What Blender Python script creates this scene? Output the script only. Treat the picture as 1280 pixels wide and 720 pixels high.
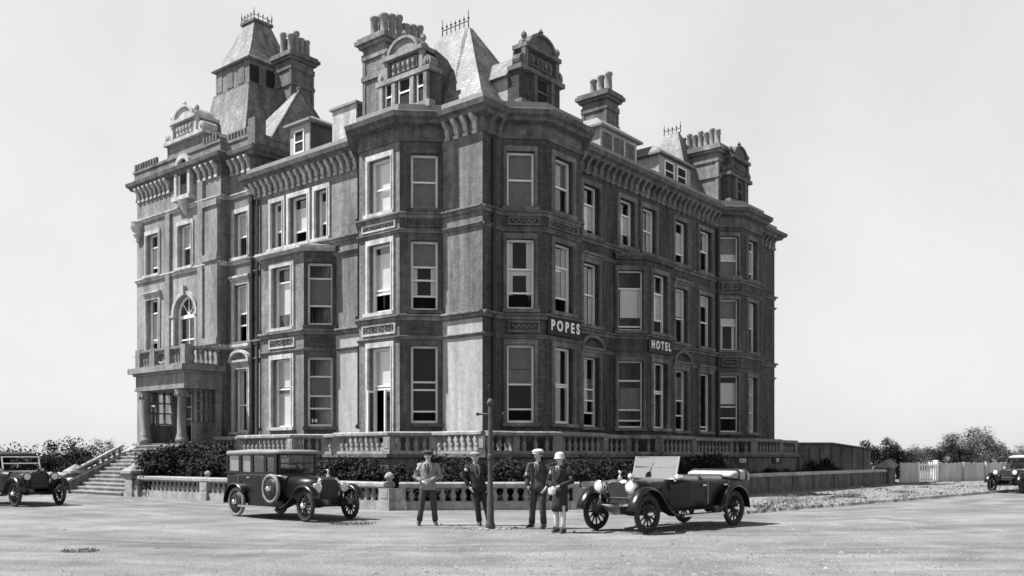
import bpy, math, random
from mathutils import Matrix, Vector
PI = math.pi
random.seed(7)
for o in list(bpy.data.objects): bpy.data.objects.remove(o)
scene = bpy.context.scene
COL = scene.collection

# ------------------------------------------------------------------ camera
cam_d = bpy.data.cameras.new('camera'); cam = bpy.data.objects.new('camera', cam_d); COL.objects.link(cam)
cam.location = (0, 0, 1.65); cam.rotation_euler = (PI/2, 0, 0)
cam_d.sensor_width = 36; cam_d.lens = 36*1150/1280; cam_d.shift_y = 210/1280
cam_d.clip_start = 0.1; cam_d.clip_end = 3000
scene.camera = cam
scene.cycles.filter_width = 1.6      # the softness of an old plate lens
scene.cycles.use_denoising = True; scene.cycles.use_adaptive_sampling = False; scene.cycles.caustics_reflective = False
scene.render.resolution_x = 1024; scene.render.resolution_y = 576

# ------------------------------------------------------------------ sky, sun, exposure
VEIL = 3.95
SUN_EL = math.radians(57); SUN_TH = math.radians(-4)       # square from the left, just clearing the canted bay sides
sdir = Vector((-math.cos(SUN_TH)*math.cos(SUN_EL), math.sin(SUN_TH)*math.cos(SUN_EL), math.sin(SUN_EL)))
world = bpy.data.worlds.new('World'); scene.world = world; world.use_nodes = True
nt = world.node_tree; nd = nt.nodes; lk = nt.links
bg = nd['Background']
sky = nd.new('ShaderNodeTexSky'); sky.sky_type = 'NISHITA'; sky.sun_disc = False
sky.sun_elevation = SUN_EL; sky.sun_rotation = math.atan2(sdir.x, sdir.y)
sky.air_density = 1.0; sky.dust_density = 2.0; sky.ozone_density = 1.0
# grey value of the sky as the plate saw it, under a thin bright veil that thickens towards the horizon
sep = nd.new('ShaderNodeSeparateColor'); lk.new(sky.outputs[0], sep.inputs[0])
m1 = nd.new('ShaderNodeMath'); m1.operation = 'MULTIPLY'; m1.inputs[1].default_value = 0.16; lk.new(sep.outputs[1], m1.inputs[0])
geo = nd.new('ShaderNodeTexCoord'); sx = nd.new('ShaderNodeSeparateXYZ'); lk.new(geo.outputs['Generated'], sx.inputs[0])
fall = nd.new('ShaderNodeMapRange'); fall.interpolation_type = 'SMOOTHSTEP'; lk.new(sx.outputs[2], fall.inputs[0])
fall.inputs[1].default_value = 0.49; fall.inputs[2].default_value = 0.60; fall.inputs[3].default_value = VEIL; fall.inputs[4].default_value = VEIL*.10
cl = nd.new('ShaderNodeTexNoise'); cl.inputs['Scale'].default_value = 3.2; cl.inputs['Detail'].default_value = 9; cl.inputs['Roughness'].default_value = .6; lk.new(geo.outputs['Generated'], cl.inputs['Vector'])
cr = nd.new('ShaderNodeMapRange'); cr.inputs[1].default_value = .3; cr.inputs[2].default_value = .7; cr.inputs[3].default_value = .90; cr.inputs[4].default_value = 1.07; lk.new(cl.outputs[0], cr.inputs[0])
vm = nd.new('ShaderNodeMath'); vm.operation = 'MULTIPLY'; lk.new(fall.outputs[0], vm.inputs[0]); lk.new(cr.outputs[0], vm.inputs[1])
m2 = nd.new('ShaderNodeMath'); m2.operation = 'ADD'; lk.new(m1.outputs[0], m2.inputs[0]); lk.new(vm.outputs[0], m2.inputs[1])
lk.new(m2.outputs[0], bg.inputs[0])
bg.inputs[1].default_value = 0.10
sun_d = bpy.data.lights.new('sun', 'SUN'); sun_d.energy = 5.0; sun_d.angle = math.radians(0.5); sun_d.color = (1.0, 0.985, 0.965)
sun = bpy.data.objects.new('sun', sun_d); COL.objects.link(sun)
sun.rotation_euler = sdir.to_track_quat('Z', 'Y').to_euler()
vs = scene.view_settings
vs.view_transform = 'Standard'; vs.look = 'None'; vs.exposure = 0.9; vs.gamma = 1.0; vs.use_curve_mapping = False

# ------------------------------------------------------------------ materials (the place as a black and white plate saw it)
def mat(name, base, rough=0.8, var=0.25, scale=1.5, fine=40.0, fvar=0.15, bump=0.0, bscale=30.0, metal=0.0, spec=0.3, streak=False, coat=0.0, weather=0.0):
    m = bpy.data.materials.new(name); m.use_nodes = True
    t = m.node_tree; n = t.nodes; l = t.links; b = n['Principled BSDF']
    b.inputs['Roughness'].default_value = rough; b.inputs['Metallic'].default_value = metal
    b.inputs['Specular IOR Level'].default_value = spec
    b.inputs['Coat Weight'].default_value = coat; b.inputs['Coat Roughness'].default_value = 0.08
    tc = n.new('ShaderNodeTexCoord'); mp = n.new('ShaderNodeMapping'); l.new(tc.outputs['Object'], mp.inputs[0])
    if streak: mp.inputs['Scale'].default_value = (1, 1, 0.22)
    a = n.new('ShaderNodeTexNoise'); a.inputs['Scale'].default_value = scale; a.inputs['Detail'].default_value = 6; a.inputs['Roughness'].default_value = 0.65
    l.new(mp.outputs[0], a.inputs['Vector'])
    c = n.new('ShaderNodeTexNoise'); c.inputs['Scale'].default_value = fine; c.inputs['Detail'].default_value = 3
    l.new(tc.outputs['Object'], c.inputs['Vector'])
    r1 = n.new('ShaderNodeMapRange'); r1.inputs[1].default_value = 0.3; r1.inputs[2].default_value = 0.7
    r1.inputs[3].default_value = 1-var; r1.inputs[4].default_value = 1+var; l.new(a.outputs[0], r1.inputs[0])
    r2 = n.new('ShaderNodeMapRange'); r2.inputs[1].default_value = 0.3; r2.inputs[2].default_value = 0.7
    r2.inputs[3].default_value = 1-fvar; r2.inputs[4].default_value = 1+fvar; l.new(c.outputs[0], r2.inputs[0])
    mu = n.new('ShaderNodeMath'); mu.operation = 'MULTIPLY'; l.new(r1.outputs[0], mu.inputs[0]); l.new(r2.outputs[0], mu.inputs[1])
    if weather:
        e = n.new('ShaderNodeTexNoise'); e.inputs['Scale'].default_value = 3.4; e.inputs['Detail'].default_value = 9; e.inputs['Roughness'].default_value = .75; l.new(tc.outputs['Object'], e.inputs['Vector'])
        r3 = n.new('ShaderNodeMapRange'); r3.inputs[1].default_value = 0.35; r3.inputs[2].default_value = 0.62; r3.inputs[3].default_value = 1-weather; r3.inputs[4].default_value = 1.12; l.new(e.outputs[0], r3.inputs[0])
        st = n.new('ShaderNodeMapping'); st.inputs['Scale'].default_value = (2.6, 2.6, .16); l.new(tc.outputs['Object'], st.inputs[0])
        e2 = n.new('ShaderNodeTexNoise'); e2.inputs['Scale'].default_value = 1.6; e2.inputs['Detail'].default_value = 7; l.new(st.outputs[0], e2.inputs['Vector'])
        r4 = n.new('ShaderNodeMapRange'); r4.inputs[1].default_value = 0.38; r4.inputs[2].default_value = 0.6; r4.inputs[3].default_value = 1-weather*.6; r4.inputs[4].default_value = 1.1; l.new(e2.outputs[0], r4.inputs[0])
        w1 = n.new('ShaderNodeMath'); w1.operation = 'MULTIPLY'; l.new(r3.outputs[0], w1.inputs[0]); l.new(r4.outputs[0], w1.inputs[1])
        w2 = n.new('ShaderNodeMath'); w2.operation = 'MULTIPLY'; l.new(w1.outputs[0], w2.inputs[0]); l.new(mu.outputs[0], w2.inputs[1]); mu = w2
    mv = n.new('ShaderNodeMath'); mv.operation = 'MULTIPLY'; mv.inputs[1].default_value = base; l.new(mu.outputs[0], mv.inputs[0])
    cc = n.new('ShaderNodeCombineColor')
    for i in range(3): l.new(mv.outputs[0], cc.inputs[i])
    l.new(cc.outputs[0], b.inputs['Base Color'])
    if bump:
        d = n.new('ShaderNodeTexNoise'); d.inputs['Scale'].default_value = bscale; d.inputs['Detail'].default_value = 5
        l.new(tc.outputs['Object'], d.inputs['Vector'])
        bu = n.new('ShaderNodeBump'); bu.inputs['Strength'].default_value = bump; bu.inputs['Distance'].default_value = 0.03
        l.new(d.outputs[0], bu.inputs['Height']); l.new(bu.outputs[0], b.inputs['Normal'])
    m['final'] = 1
    return m

def brick_mat(name, base, base2, mortar, sx=0.225, sy=0.075, msize=0.01, rough=0.9, var=0.3, axis='wall', spec=0.2):
    # courses follow the wall: horizontal distance along the wall (x+y in the building's own axes) against height
    m = mat(name, 1.0, rough, var+.15, 0.9, 25, 0.3, bump=0.25, bscale=18, spec=spec, streak=True, weather=.35)
    t = m.node_tree; n = t.nodes; l = t.links; b = n['Principled BSDF']
    tc = [x for x in n if x.type == 'TEX_COORD'][0]
    sx_ = n.new('ShaderNodeSeparateXYZ'); l.new(tc.outputs['Object'], sx_.inputs[0])
    ad = n.new('ShaderNodeMath'); ad.operation = 'SUBTRACT'; l.new(sx_.outputs[0], ad.inputs[0]); l.new(sx_.outputs[1], ad.inputs[1])
    cb = n.new('ShaderNodeCombineXYZ'); l.new(ad.outputs[0], cb.inputs[0]); l.new(sx_.outputs[2], cb.inputs[1])
    bt = n.new('ShaderNodeTexBrick'); l.new(cb.outputs[0], bt.inputs['Vector'])
    bt.inputs['Color1'].default_value = (base,)*3+(1,); bt.inputs['Color2'].default_value = (base2,)*3+(1,); bt.inputs['Mortar'].default_value = (mortar,)*3+(1,)
    bt.inputs['Scale'].default_value = 1; bt.inputs['Mortar Size'].default_value = msize; bt.inputs['Brick Width'].default_value = sx; bt.inputs['Row Height'].default_value = sy
    cc = [x for x in n if x.type == 'COMBINE_COLOR'][0]
    mx = n.new('ShaderNodeMix'); mx.data_type = 'RGBA'; mx.blend_type = 'MULTIPLY'; mx.inputs[0].default_value = 1
    l.new(bt.outputs[0], mx.inputs[6]); l.new(cc.outputs[0], mx.inputs[7]); l.new(mx.outputs[2], b.inputs['Base Color'])
    return m

def glass_mat(name, gloss=0.16, tint=0.75, fk=0.6):
    m = bpy.data.materials.new(name); m.use_nodes = True
    t = m.node_tree; n = t.nodes; l = t.links; n.remove(n['Principled BSDF']); out = n['Material Output']
    tr = n.new('ShaderNodeBsdfTransparent'); tr.inputs[0].default_value = (tint,)*3+(1,)
    gl = n.new('ShaderNodeBsdfGlossy'); gl.inputs['Roughness'].default_value = 0.03; gl.inputs[0].default_value = (.9,)*3+(1,)
    lw = n.new('ShaderNodeLayerWeight'); lw.inputs[0].default_value = 0.35
    tc = n.new('ShaderNodeTexCoord'); ns = n.new('ShaderNodeTexNoise'); ns.inputs['Scale'].default_value = 1.3; l.new(tc.outputs['Object'], ns.inputs['Vector'])
    bu = n.new('ShaderNodeBump'); bu.inputs['Strength'].default_value = 0.12; bu.inputs['Distance'].default_value = 0.02; l.new(ns.outputs[0], bu.inputs['Height'])
    l.new(bu.outputs[0], gl.inputs['Normal'])
    ma = n.new('ShaderNodeMath'); ma.operation = 'MULTIPLY_ADD'; ma.inputs[1].default_value = fk; ma.inputs[2].default_value = gloss; ma.use_clamp = True
    l.new(lw.outputs['Fresnel'], ma.inputs[0])
    mx = n.new('ShaderNodeMixShader'); l.new(ma.outputs[0], mx.inputs[0]); l.new(tr.outputs[0], mx.inputs[1]); l.new(gl.outputs[0], mx.inputs[2])
    l.new(mx.outputs[0], out.inputs[0])
    return m

M = {}
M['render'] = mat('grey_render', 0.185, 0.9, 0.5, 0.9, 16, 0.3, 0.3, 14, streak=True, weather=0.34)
M['prender'] = mat('light_render', 0.26, 0.9, 0.4, 0.9, 16, 0.25, 0.3, 14, streak=True, weather=.3)  # lighter base colour carries the haze and exposure fading of the far pavilion
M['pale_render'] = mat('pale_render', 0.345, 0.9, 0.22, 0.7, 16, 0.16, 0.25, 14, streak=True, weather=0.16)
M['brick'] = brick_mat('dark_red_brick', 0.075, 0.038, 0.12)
M['bay_render'] = mat('bay_render', 0.105, 0.9, 0.45, 1.2, 22, 0.25, 0.3, 14, streak=True, weather=0.4)  # darker copy of the render; shade of the canted bay sides is in the colour
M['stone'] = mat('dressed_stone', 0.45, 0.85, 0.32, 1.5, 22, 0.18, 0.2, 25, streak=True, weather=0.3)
M['dstone'] = mat('dark_stone', 0.15, 0.9, 0.35, 1.3, 22, 0.25, 0.3, 22, streak=True, weather=0.42)  # darker stone; trim on the shaded front has its shade in this colour
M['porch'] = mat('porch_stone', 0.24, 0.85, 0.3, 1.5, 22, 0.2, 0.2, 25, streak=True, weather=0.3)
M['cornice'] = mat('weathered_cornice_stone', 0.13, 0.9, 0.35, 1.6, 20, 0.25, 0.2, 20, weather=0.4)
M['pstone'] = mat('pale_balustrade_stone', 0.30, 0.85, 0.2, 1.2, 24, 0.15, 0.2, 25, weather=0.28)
M['rstone'] = mat('shade_toned_window_stone', 0.17, 0.9, 0.4, 1.3, 22, 0.3, 0.3, 22, streak=True, weather=0.4)  # dressed stone darkened in colour to give the shaded front its shade
M['tstone'] = mat('shaded_balustrade_stone', 0.24, 0.9, 0.4, 1.3, 22, 0.3, 0.3, 22, streak=True, weather=.35)  # balustrade stone with the shade of the right-hand terrace run in its colour
M['white'] = mat('white_paint', 0.82, 0.5, 0.06, 3, 40, 0.05, spec=0.4)
M['blind'] = mat('pale_blind', 0.82, 0.9, 0.08, 2, 60, 0.06)
M['gblind'] = mat('grey_lace_curtain', 0.20, 0.9, 0.2, 6, 80, 0.25)
M['interior'] = mat('dark_room', 0.025, 0.95, 0.3, 0.5)  # near-black sheets whose colour stands in for the unlit depth of the rooms
M['glass'] = glass_mat('window_glass', 0.0, 0.94, .24)
M['cglass'] = glass_mat('car_glass', 0.03, 0.9, .3)
M['slate'] = brick_mat('pale_slate', 0.25, 0.19, 0.10, 0.3, 0.16, 0.012, 0.6, 0.3, spec=0.3)
M['dslate'] = brick_mat('dark_slate', 0.11, 0.08, 0.05, 0.3, 0.16, 0.012, 0.5, 0.25, spec=0.5)
M['lead'] = mat('lead_sheet', 0.22, 0.6, 0.2, 2)
M['iron'] = mat('cast_iron', 0.03, 0.5, 0.3, 6, 60, 0.3, 0.2, 60)
M['pole'] = mat('weathered_iron_post', 0.06, 0.55, 0.4, 5, 60, 0.3, 0.2, 60)
M['pot'] = mat('clay_chimney_pot', 0.22, 0.85, 0.3, 3)
M['black'] = mat('black_board', 0.012, 0.6, 0.1)
M['wood'] = mat('weathered_boards', 0.46, 0.9, 0.25, 2, 30, 0.2, 0.2, 30, streak=True)
M['door'] = mat('dark_door', 0.06, 0.5, 0.2, 2)
M['leaf'] = mat('dark_leaves', 0.024, 0.7, 0.45, 1.2, 12, 0.4, spec=0.12)
M['leaf2'] = mat('green_leaves', 0.085, 0.6, 0.4, 0.8, 9, 0.4, spec=0.25)
M['leaf3'] = mat('pale_leaves', 0.13, 0.65, 0.35, 0.7, 9, 0.4, spec=0.25)
M['bark'] = mat('bark', 0.07, 0.9, 0.3, 3, 20, 0.3, 0.4, 20)
M['grass'] = mat('dry_grass', 0.22, 0.8, 0.4, 0.7, 8, 0.4)
M['coach'] = mat('black_coachwork', 0.006, 0.4, 0.2, 2, spec=0.35, coat=0.12)
M['fender'] = mat('black_enamel_wing', 0.008, 0.3, 0.2, 2, spec=0.45, coat=0.3)
M['tyre'] = mat('black_rubber', 0.02, 0.8, 0.3, 8)
M['gtyre'] = mat('dusty_pale_rubber', 0.21, 0.85, 0.3, 8)
M['dtyre'] = mat('dusty_rubber', 0.035, 0.85, 0.4, 8)
M['chrome'] = mat('nickel_plate', 0.75, 0.18, 0.08, 8, metal=1.0)
M['canvas'] = mat('pale_canvas', 0.42, 0.9, 0.15, 4, 60, 0.15, 0.3, 40)
M['dcanvas'] = mat('dark_canvas', 0.05, 0.85, 0.25, 4, 60, 0.2, 0.3, 40)
M['leather'] = mat('dark_leather', 0.04, 0.55, 0.3, 6, 40, 0.2, 0.2, 40)
M['spoke'] = mat('painted_spokes', 0.022, 0.45, 0.3, 6)
M['skin'] = mat('skin', 0.42, 0.6, 0.1, 12)
M['hair'] = mat('dark_hair', 0.03, 0.6, 0.2, 30)
M['tweed'] = mat('pale_tweed', 0.23, 0.95, 0.2, 14, 120, 0.35, 1.0, 9)
M['dwool'] = mat('dark_wool', 0.03, 0.95, 0.3, 10, 120, 0.3, 1.0, 9)
M['gwool'] = mat('grey_wool', 0.055, 0.95, 0.3, 10, 120, 0.3, 1.0, 9)
M['linen'] = mat('white_linen', 0.52, 0.9, 0.08, 12)
M['shoe'] = mat('shoe_leather', 0.015, 0.4, 0.2, 10, spec=0.5)
M['pebble'] = mat('pebbles', 0.22, 0.9, 0.5, 3, 8, 0.4)

# road dirt: broad wheel-worn bands, dusty patches, grit
def ground_mat():
    m = mat('dusty_road', 0.205, 0.95, 0.2, 0.3, 30, 0.3, bump=0.6, bscale=11, spec=0.15)
    t = m.node_tree; n = t.nodes; l = t.links; b = n['Principled BSDF']
    tc = [x for x in n if x.type == 'TEX_COORD'][0]
    mv = [x for x in n if x.type == 'COMBINE_COLOR'][0].inputs[0].links[0].from_node
    # wheel tracks sweeping round the corner: rings about a far centre
    sp = n.new('ShaderNodeVectorMath'); sp.operation = 'SUBTRACT'; sp.inputs[1].default_value = (3.0, 47, 0); l.new(tc.outputs['Object'], sp.inputs[0])
    ln = n.new('ShaderNodeVectorMath'); ln.operation = 'LENGTH'; l.new(sp.outputs[0], ln.inputs[0])
    wn = n.new('ShaderNodeTexNoise'); wn.noise_dimensions = '1D'; wn.inputs['Scale'].default_value = 0.5; wn.inputs['Detail'].default_value = 2; wn.inputs['Roughness'].default_value = 0.5
    wob = n.new('ShaderNodeTexNoise'); wob.inputs['Scale'].default_value = 0.09; wob.inputs['Detail'].default_value = 3; l.new(tc.outputs['Object'], wob.inputs['Vector'])
    ad = n.new('ShaderNodeMath'); ad.operation = 'MULTIPLY_ADD'; ad.inputs[1].default_value = 5.0; l.new(wob.outputs[0], ad.inputs[0]); l.new(ln.outputs['Value'], ad.inputs[2])
    l.new(ad.outputs[0], wn.inputs['W'])
    r = n.new('ShaderNodeMapRange'); r.inputs[1].default_value = 0.3; r.inputs[2].default_value = 0.7; r.inputs[3].default_value = 0.88; r.inputs[4].default_value = 1.10; l.new(wn.outputs[0], r.inputs[0])
    tn = n.new('ShaderNodeTexNoise'); tn.noise_dimensions = '1D'; tn.inputs['Scale'].default_value = 1.5; tn.inputs['Detail'].default_value = 1; l.new(ad.outputs[0], tn.inputs['W'])
    pt = n.new('ShaderNodeTexNoise'); pt.inputs['Scale'].default_value = 0.22; pt.inputs['Detail'].default_value = 4; l.new(tc.outputs['Object'], pt.inputs['Vector'])
    tr = n.new('ShaderNodeMapRange'); tr.inputs[1].default_value = .42; tr.inputs[2].default_value = .58; tr.inputs[3].default_value = .84; tr.inputs[4].default_value = 1.06; l.new(tn.outputs[0], tr.inputs[0])
    pm = n.new('ShaderNodeMapRange'); pm.inputs[1].default_value = .42; pm.inputs[2].default_value = .6; l.new(pt.outputs[0], pm.inputs[0])
    tm = n.new('ShaderNodeMix'); tm.inputs[2].default_value = 1.0; l.new(pm.outputs[0], tm.inputs[0]); l.new(tr.outputs[0], tm.inputs[3])
    rt = n.new('ShaderNodeMath'); rt.operation = 'MULTIPLY'; l.new(r.outputs[0], rt.inputs[0]); l.new(tm.outputs[0], rt.inputs[1])
    bn = n.new('ShaderNodeTexNoise'); bn.inputs['Scale'].default_value = 0.55; bn.inputs['Detail'].default_value = 8; bn.inputs['Roughness'].default_value = .72; bn.inputs['Distortion'].default_value = .6; l.new(tc.outputs['Object'], bn.inputs['Vector'])
    br = n.new('ShaderNodeMapRange'); br.inputs[1].default_value = .36; br.inputs[2].default_value = .62; br.inputs[3].default_value = .72; br.inputs[4].default_value = 1.14; l.new(bn.outputs[0], br.inputs[0])
    rb = n.new('ShaderNodeMath'); rb.operation = 'MULTIPLY'; l.new(rt.outputs[0], rb.inputs[0]); l.new(br.outputs[0], rb.inputs[1]); rt = rb
    # grit
    gn = n.new('ShaderNodeTexNoise'); gn.inputs['Scale'].default_value = 22; gn.inputs['Detail'].default_value = 8; gn.inputs['Roughness'].default_value = 0.8; l.new(tc.outputs['Object'], gn.inputs['Vector'])
    r2 = n.new('ShaderNodeMapRange'); r2.inputs[1].default_value = 0.28; r2.inputs[2].default_value = 0.72; r2.inputs[3].default_value = 0.42; r2.inputs[4].default_value = 1.5; l.new(gn.outputs[0], r2.inputs[0])
    mu = n.new('ShaderNodeMath'); mu.operation = 'MULTIPLY'; l.new(rt.outputs[0], mu.inputs[0]); l.new(r2.outputs[0], mu.inputs[1])
    mu2 = n.new('ShaderNodeMath'); mu2.operation = 'MULTIPLY'; l.new(mu.outputs[0], mu2.inputs[0]); l.new(mv.outputs[0], mu2.inputs[1])
    cc = [x for x in n if x.type == 'COMBINE_COLOR'][0]
    for i in range(3):
        for k in list(cc.inputs[i].links): l.remove(k)
        l.new(mu2.outputs[0], cc.inputs[i])
    return m
M['road'] = ground_mat()
M['verge'] = mat('verge_soil', 0.20, 0.95, 0.3, 0.6, 6, 0.35, bump=0.6, bscale=9)

# ------------------------------------------------------------------ mesh helpers
class Frame:
    """a wall's own axes: s along it, t outward, z up (plan origin o, direction d, outward = left of d)"""
    def __init__(self, p, q):
        self.o = Vector((p[0], p[1], 0)); d = Vector((q[0]-p[0], q[1]-p[1], 0)); self.len = d.length; self.d = d.normalized()
        self.n = Vector((-self.d.y, self.d.x, 0))
    def __call__(self, s, t, z): return self.o + self.d*s + self.n*t + Vector((0, 0, z))

class MB:
    def __init__(self, T=None): self.v = []; self.f = []; self.T = T
    def add(self, pts, faces):
        b = len(self.v)
        for p in pts:
            p = Vector(p)
            self.v.append(self.T @ p if self.T else p)
        self.f += [tuple(b+i for i in f) for f in faces]; return self
    def hexa(self, p): return self.add(p, [(0,3,2,1),(4,5,6,7),(0,1,5,4),(1,2,6,5),(2,3,7,6),(3,0,4,7)])
    def box(self, x0, x1, y0, y1, z0, z1):
        return self.hexa([(x0,y0,z0),(x1,y0,z0),(x1,y1,z0),(x0,y1,z0),(x0,y0,z1),(x1,y0,z1),(x1,y1,z1),(x0,y1,z1)])
    def fbox(self, F, s0, s1, t0, t1, z0, z1):
        return self.hexa([F(s0,t0,z0),F(s0,t1,z0),F(s1,t1,z0),F(s1,t0,z0),F(s0,t0,z1),F(s0,t1,z1),F(s1,t1,z1),F(s1,t0,z1)])
    def prism(self, poly, vec):
        n = len(poly); vec = Vector(vec); a = [Vector(p) for p in poly]
        return self.add(a+[p+vec for p in a], [tuple(range(n))[::-1], tuple(range(n, 2*n))]+[(i,(i+1)%n,(i+1)%n+n,i+n) for i in range(n)])
    def fprism(self, F, poly, t0, t1):        # polygon in (s,z) pushed from t0 to t1
        return self.prism([F(s,t0,z) for s,z in poly], F.n*(t1-t0))
    def loft(self, rings, caps=True, closed=True):
        n = len(rings[0]); pts = [p for r in rings for p in r]; fs = []
        for k in range(len(rings)-1):
            for i in range(n if closed else n-1):
                j = (i+1)%n; fs.append((k*n+i, k*n+j, (k+1)*n+j, (k+1)*n+i))
        if caps: fs += [tuple(range(n))[::-1], tuple(range((len(rings)-1)*n, len(rings)*n))]
        return self.add(pts, fs)
    def lathe(self, prof, c=(0,0,0), n=10, axis='z'):
        rings = []
        for r, h in prof:
            ring = []
            for i in range(n):
                a = 2*PI*i/n; x, y = r*math.cos(a), r*math.sin(a)
                p = (x, y, h) if axis == 'z' else ((h, x, y) if axis == 'x' else (y, h, x))
                ring.append(Vector(p)+Vector(c))
            rings.append(ring)
        return self.loft(rings)
    def tube(self, pts, rad, n=8, caps=True):
        pts = [Vector(p) for p in pts]; rings = []
        if not isinstance(rad, (list, tuple)): rad = [rad]*len(pts)
        for i, p in enumerate(pts):
            d = (pts[min(i+1, len(pts)-1)]-pts[max(i-1, 0)]).normalized()
            ref = Vector((0,0,1)) if abs(d.z) < 0.9 else Vector((1,0,0))
            a = d.cross(ref).normalized(); b = d.cross(a)
            rr = rad[i] if isinstance(rad[i], tuple) else (rad[i], rad[i])
            rings.append([p+a*math.cos(2*PI*k/n)*rr[0]+b*math.sin(2*PI*k/n)*rr[1] for k in range(n)])
        return self.loft(rings, caps)
    def ball(self, c, r, n=10, m=7):
        r = r if isinstance(r, tuple) else (r, r, r)
        rings = [[Vector((c[0]+r[0]*math.sin(PI*k/m)*math.cos(2*PI*i/n), c[1]+r[1]*math.sin(PI*k/m)*math.sin(2*PI*i/n), c[2]-r[2]*math.cos(PI*k/m))) for i in range(n)] for k in range(1, m)]
        rings = [[Vector((c[0],c[1],c[2]-r[2]*.999))+(q-Vector((c[0],c[1],q.z)))*.05 for q in rings[0]]]+rings+[[Vector((c[0],c[1],c[2]+r[2]*.999))+(q-Vector((c[0],c[1],q.z)))*.05 for q in rings[-1]]]
        return self.loft(rings)
    def sweep(self, path, prof, closed_prof=True):
        """profile (t outward, z) carried along a plan polyline with mitred corners"""
        P = [Vector((p[0], p[1], 0)) for p in path]; rings = []
        for i, p in enumerate(P):
            ds = []
            if i > 0: ds.append((p-P[i-1]).normalized())
            if i < len(P)-1: ds.append((P[i+1]-p).normalized())
            ns = [Vector((-d.y, d.x, 0)) for d in ds]
            m = sum(ns, Vector()).normalized(); k = 1/max(.3, m.dot(ns[0]))
            rings.append([p+m*(t*k)+Vector((0,0,z)) for t, z in prof])
        return self.loft(rings, True, closed_prof)
    def build(self, name, material, parent=None, smooth=False, bevel=0, subd=0):
        me = bpy.data.meshes.new(name); me.from_pydata([tuple(v) for v in self.v], [], self.f)
        me.materials.append(material if not isinstance(material, str) else M[material])
        import bmesh
        bm = bmesh.new(); bm.from_mesh(me); bmesh.ops.recalc_face_normals(bm, faces=bm.faces); bm.to_mesh(me); bm.free()
        if smooth: me.polygons.foreach_set('use_smooth', [True]*len(me.polygons))
        o = bpy.data.objects.new(name, me); COL.objects.link(o); o.parent = parent
        if bevel:
            b = o.modifiers.new('bevel', 'BEVEL'); b.width = bevel; b.segments = 2; b.limit_method = 'ANGLE'
        if subd:
            b = o.modifiers.new('sub', 'SUBSURF'); b.levels = subd; b.render_levels = subd
        return o

def link_copy(o, parent):
    c = o.copy(); COL.objects.link(c); c.parent = parent; return c
def thing(name, label, cat, loc=(0,0,0), rz=0, group=None):
    o = bpy.data.objects.new(name, None); COL.objects.link(o); o.location = loc; o.rotation_euler = (0,0,rz)
    o.empty_display_size = 0.2; o['label'] = label; o['category'] = cat
    if group: o['group'] = group
    return o
def tag(o, label, cat, group=None):
    o['label'] = label; o['category'] = cat
    if group: o['group'] = group
    return o
def struct(o): o['kind'] = 'structure'; return o
def stuff(o, label=None, cat=None):
    o['kind'] = 'stuff'
    if label: o['label'] = label
    if cat: o['category'] = cat
    return o
def copy_tree(o, parent=None):
    c = o.copy(); COL.objects.link(c); c.parent = parent
    for ch in [k for k in bpy.data.objects if k.parent == o]: copy_tree(ch, c)
    return c

# the hotel's own axes: x along the shaded front, y along the sunlit front, origin at the corner of the two
ANG = math.radians(50.4); CO = (-1.087, 33.8)
U = Vector((math.cos(ANG), math.sin(ANG), 0)); V = Vector((-math.sin(ANG), math.cos(ANG), 0))
def B(x, y, z=0): p = Vector((CO[0], CO[1], 0))+U*x+V*y; return Vector((p.x, p.y, z))
def bld(name, label, cat, group=None): return thing(name, label, cat, (CO[0], CO[1], 0), ANG, group)
def G(px, py, z=0):      # a point of the ground from the survey of the photograph
    t = (1.65-z)*1150/(py-570); return Vector(((px-640)/1150*t, t, z))

# ------------------------------------------------------------------ ground
g = MB(); g.add([(-900,-60,0),(900,-60,0),(900,1800,0),(-900,1800,0)], [(0,1,2,3)])
struct(g.build('road', 'road'))



# ------------------------------------------------------------------ the hotel
hotel = bld('hotel_building', 'tall Victorian hotel on the street corner with bay windows, bracketed cornice and towered slate roofs', 'hotel')
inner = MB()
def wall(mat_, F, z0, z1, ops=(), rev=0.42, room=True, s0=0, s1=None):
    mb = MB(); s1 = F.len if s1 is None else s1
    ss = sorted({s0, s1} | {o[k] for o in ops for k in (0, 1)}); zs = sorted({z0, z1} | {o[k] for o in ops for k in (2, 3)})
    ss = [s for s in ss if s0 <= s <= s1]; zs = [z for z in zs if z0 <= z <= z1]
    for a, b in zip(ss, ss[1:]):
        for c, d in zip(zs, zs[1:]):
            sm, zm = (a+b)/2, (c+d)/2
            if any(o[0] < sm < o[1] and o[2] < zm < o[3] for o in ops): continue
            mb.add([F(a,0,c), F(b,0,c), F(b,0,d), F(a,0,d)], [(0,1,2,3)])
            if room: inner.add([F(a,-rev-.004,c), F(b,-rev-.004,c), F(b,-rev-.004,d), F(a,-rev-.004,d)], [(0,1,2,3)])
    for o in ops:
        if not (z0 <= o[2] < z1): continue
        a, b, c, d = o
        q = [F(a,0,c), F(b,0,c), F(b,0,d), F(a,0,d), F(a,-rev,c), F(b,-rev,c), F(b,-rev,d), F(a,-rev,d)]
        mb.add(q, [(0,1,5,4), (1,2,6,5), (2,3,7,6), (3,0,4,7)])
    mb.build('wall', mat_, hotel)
    if room and ops: inner.fbox(F, s0+.3, s1-.3, -1.05, -1.0, z0, z1)

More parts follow.
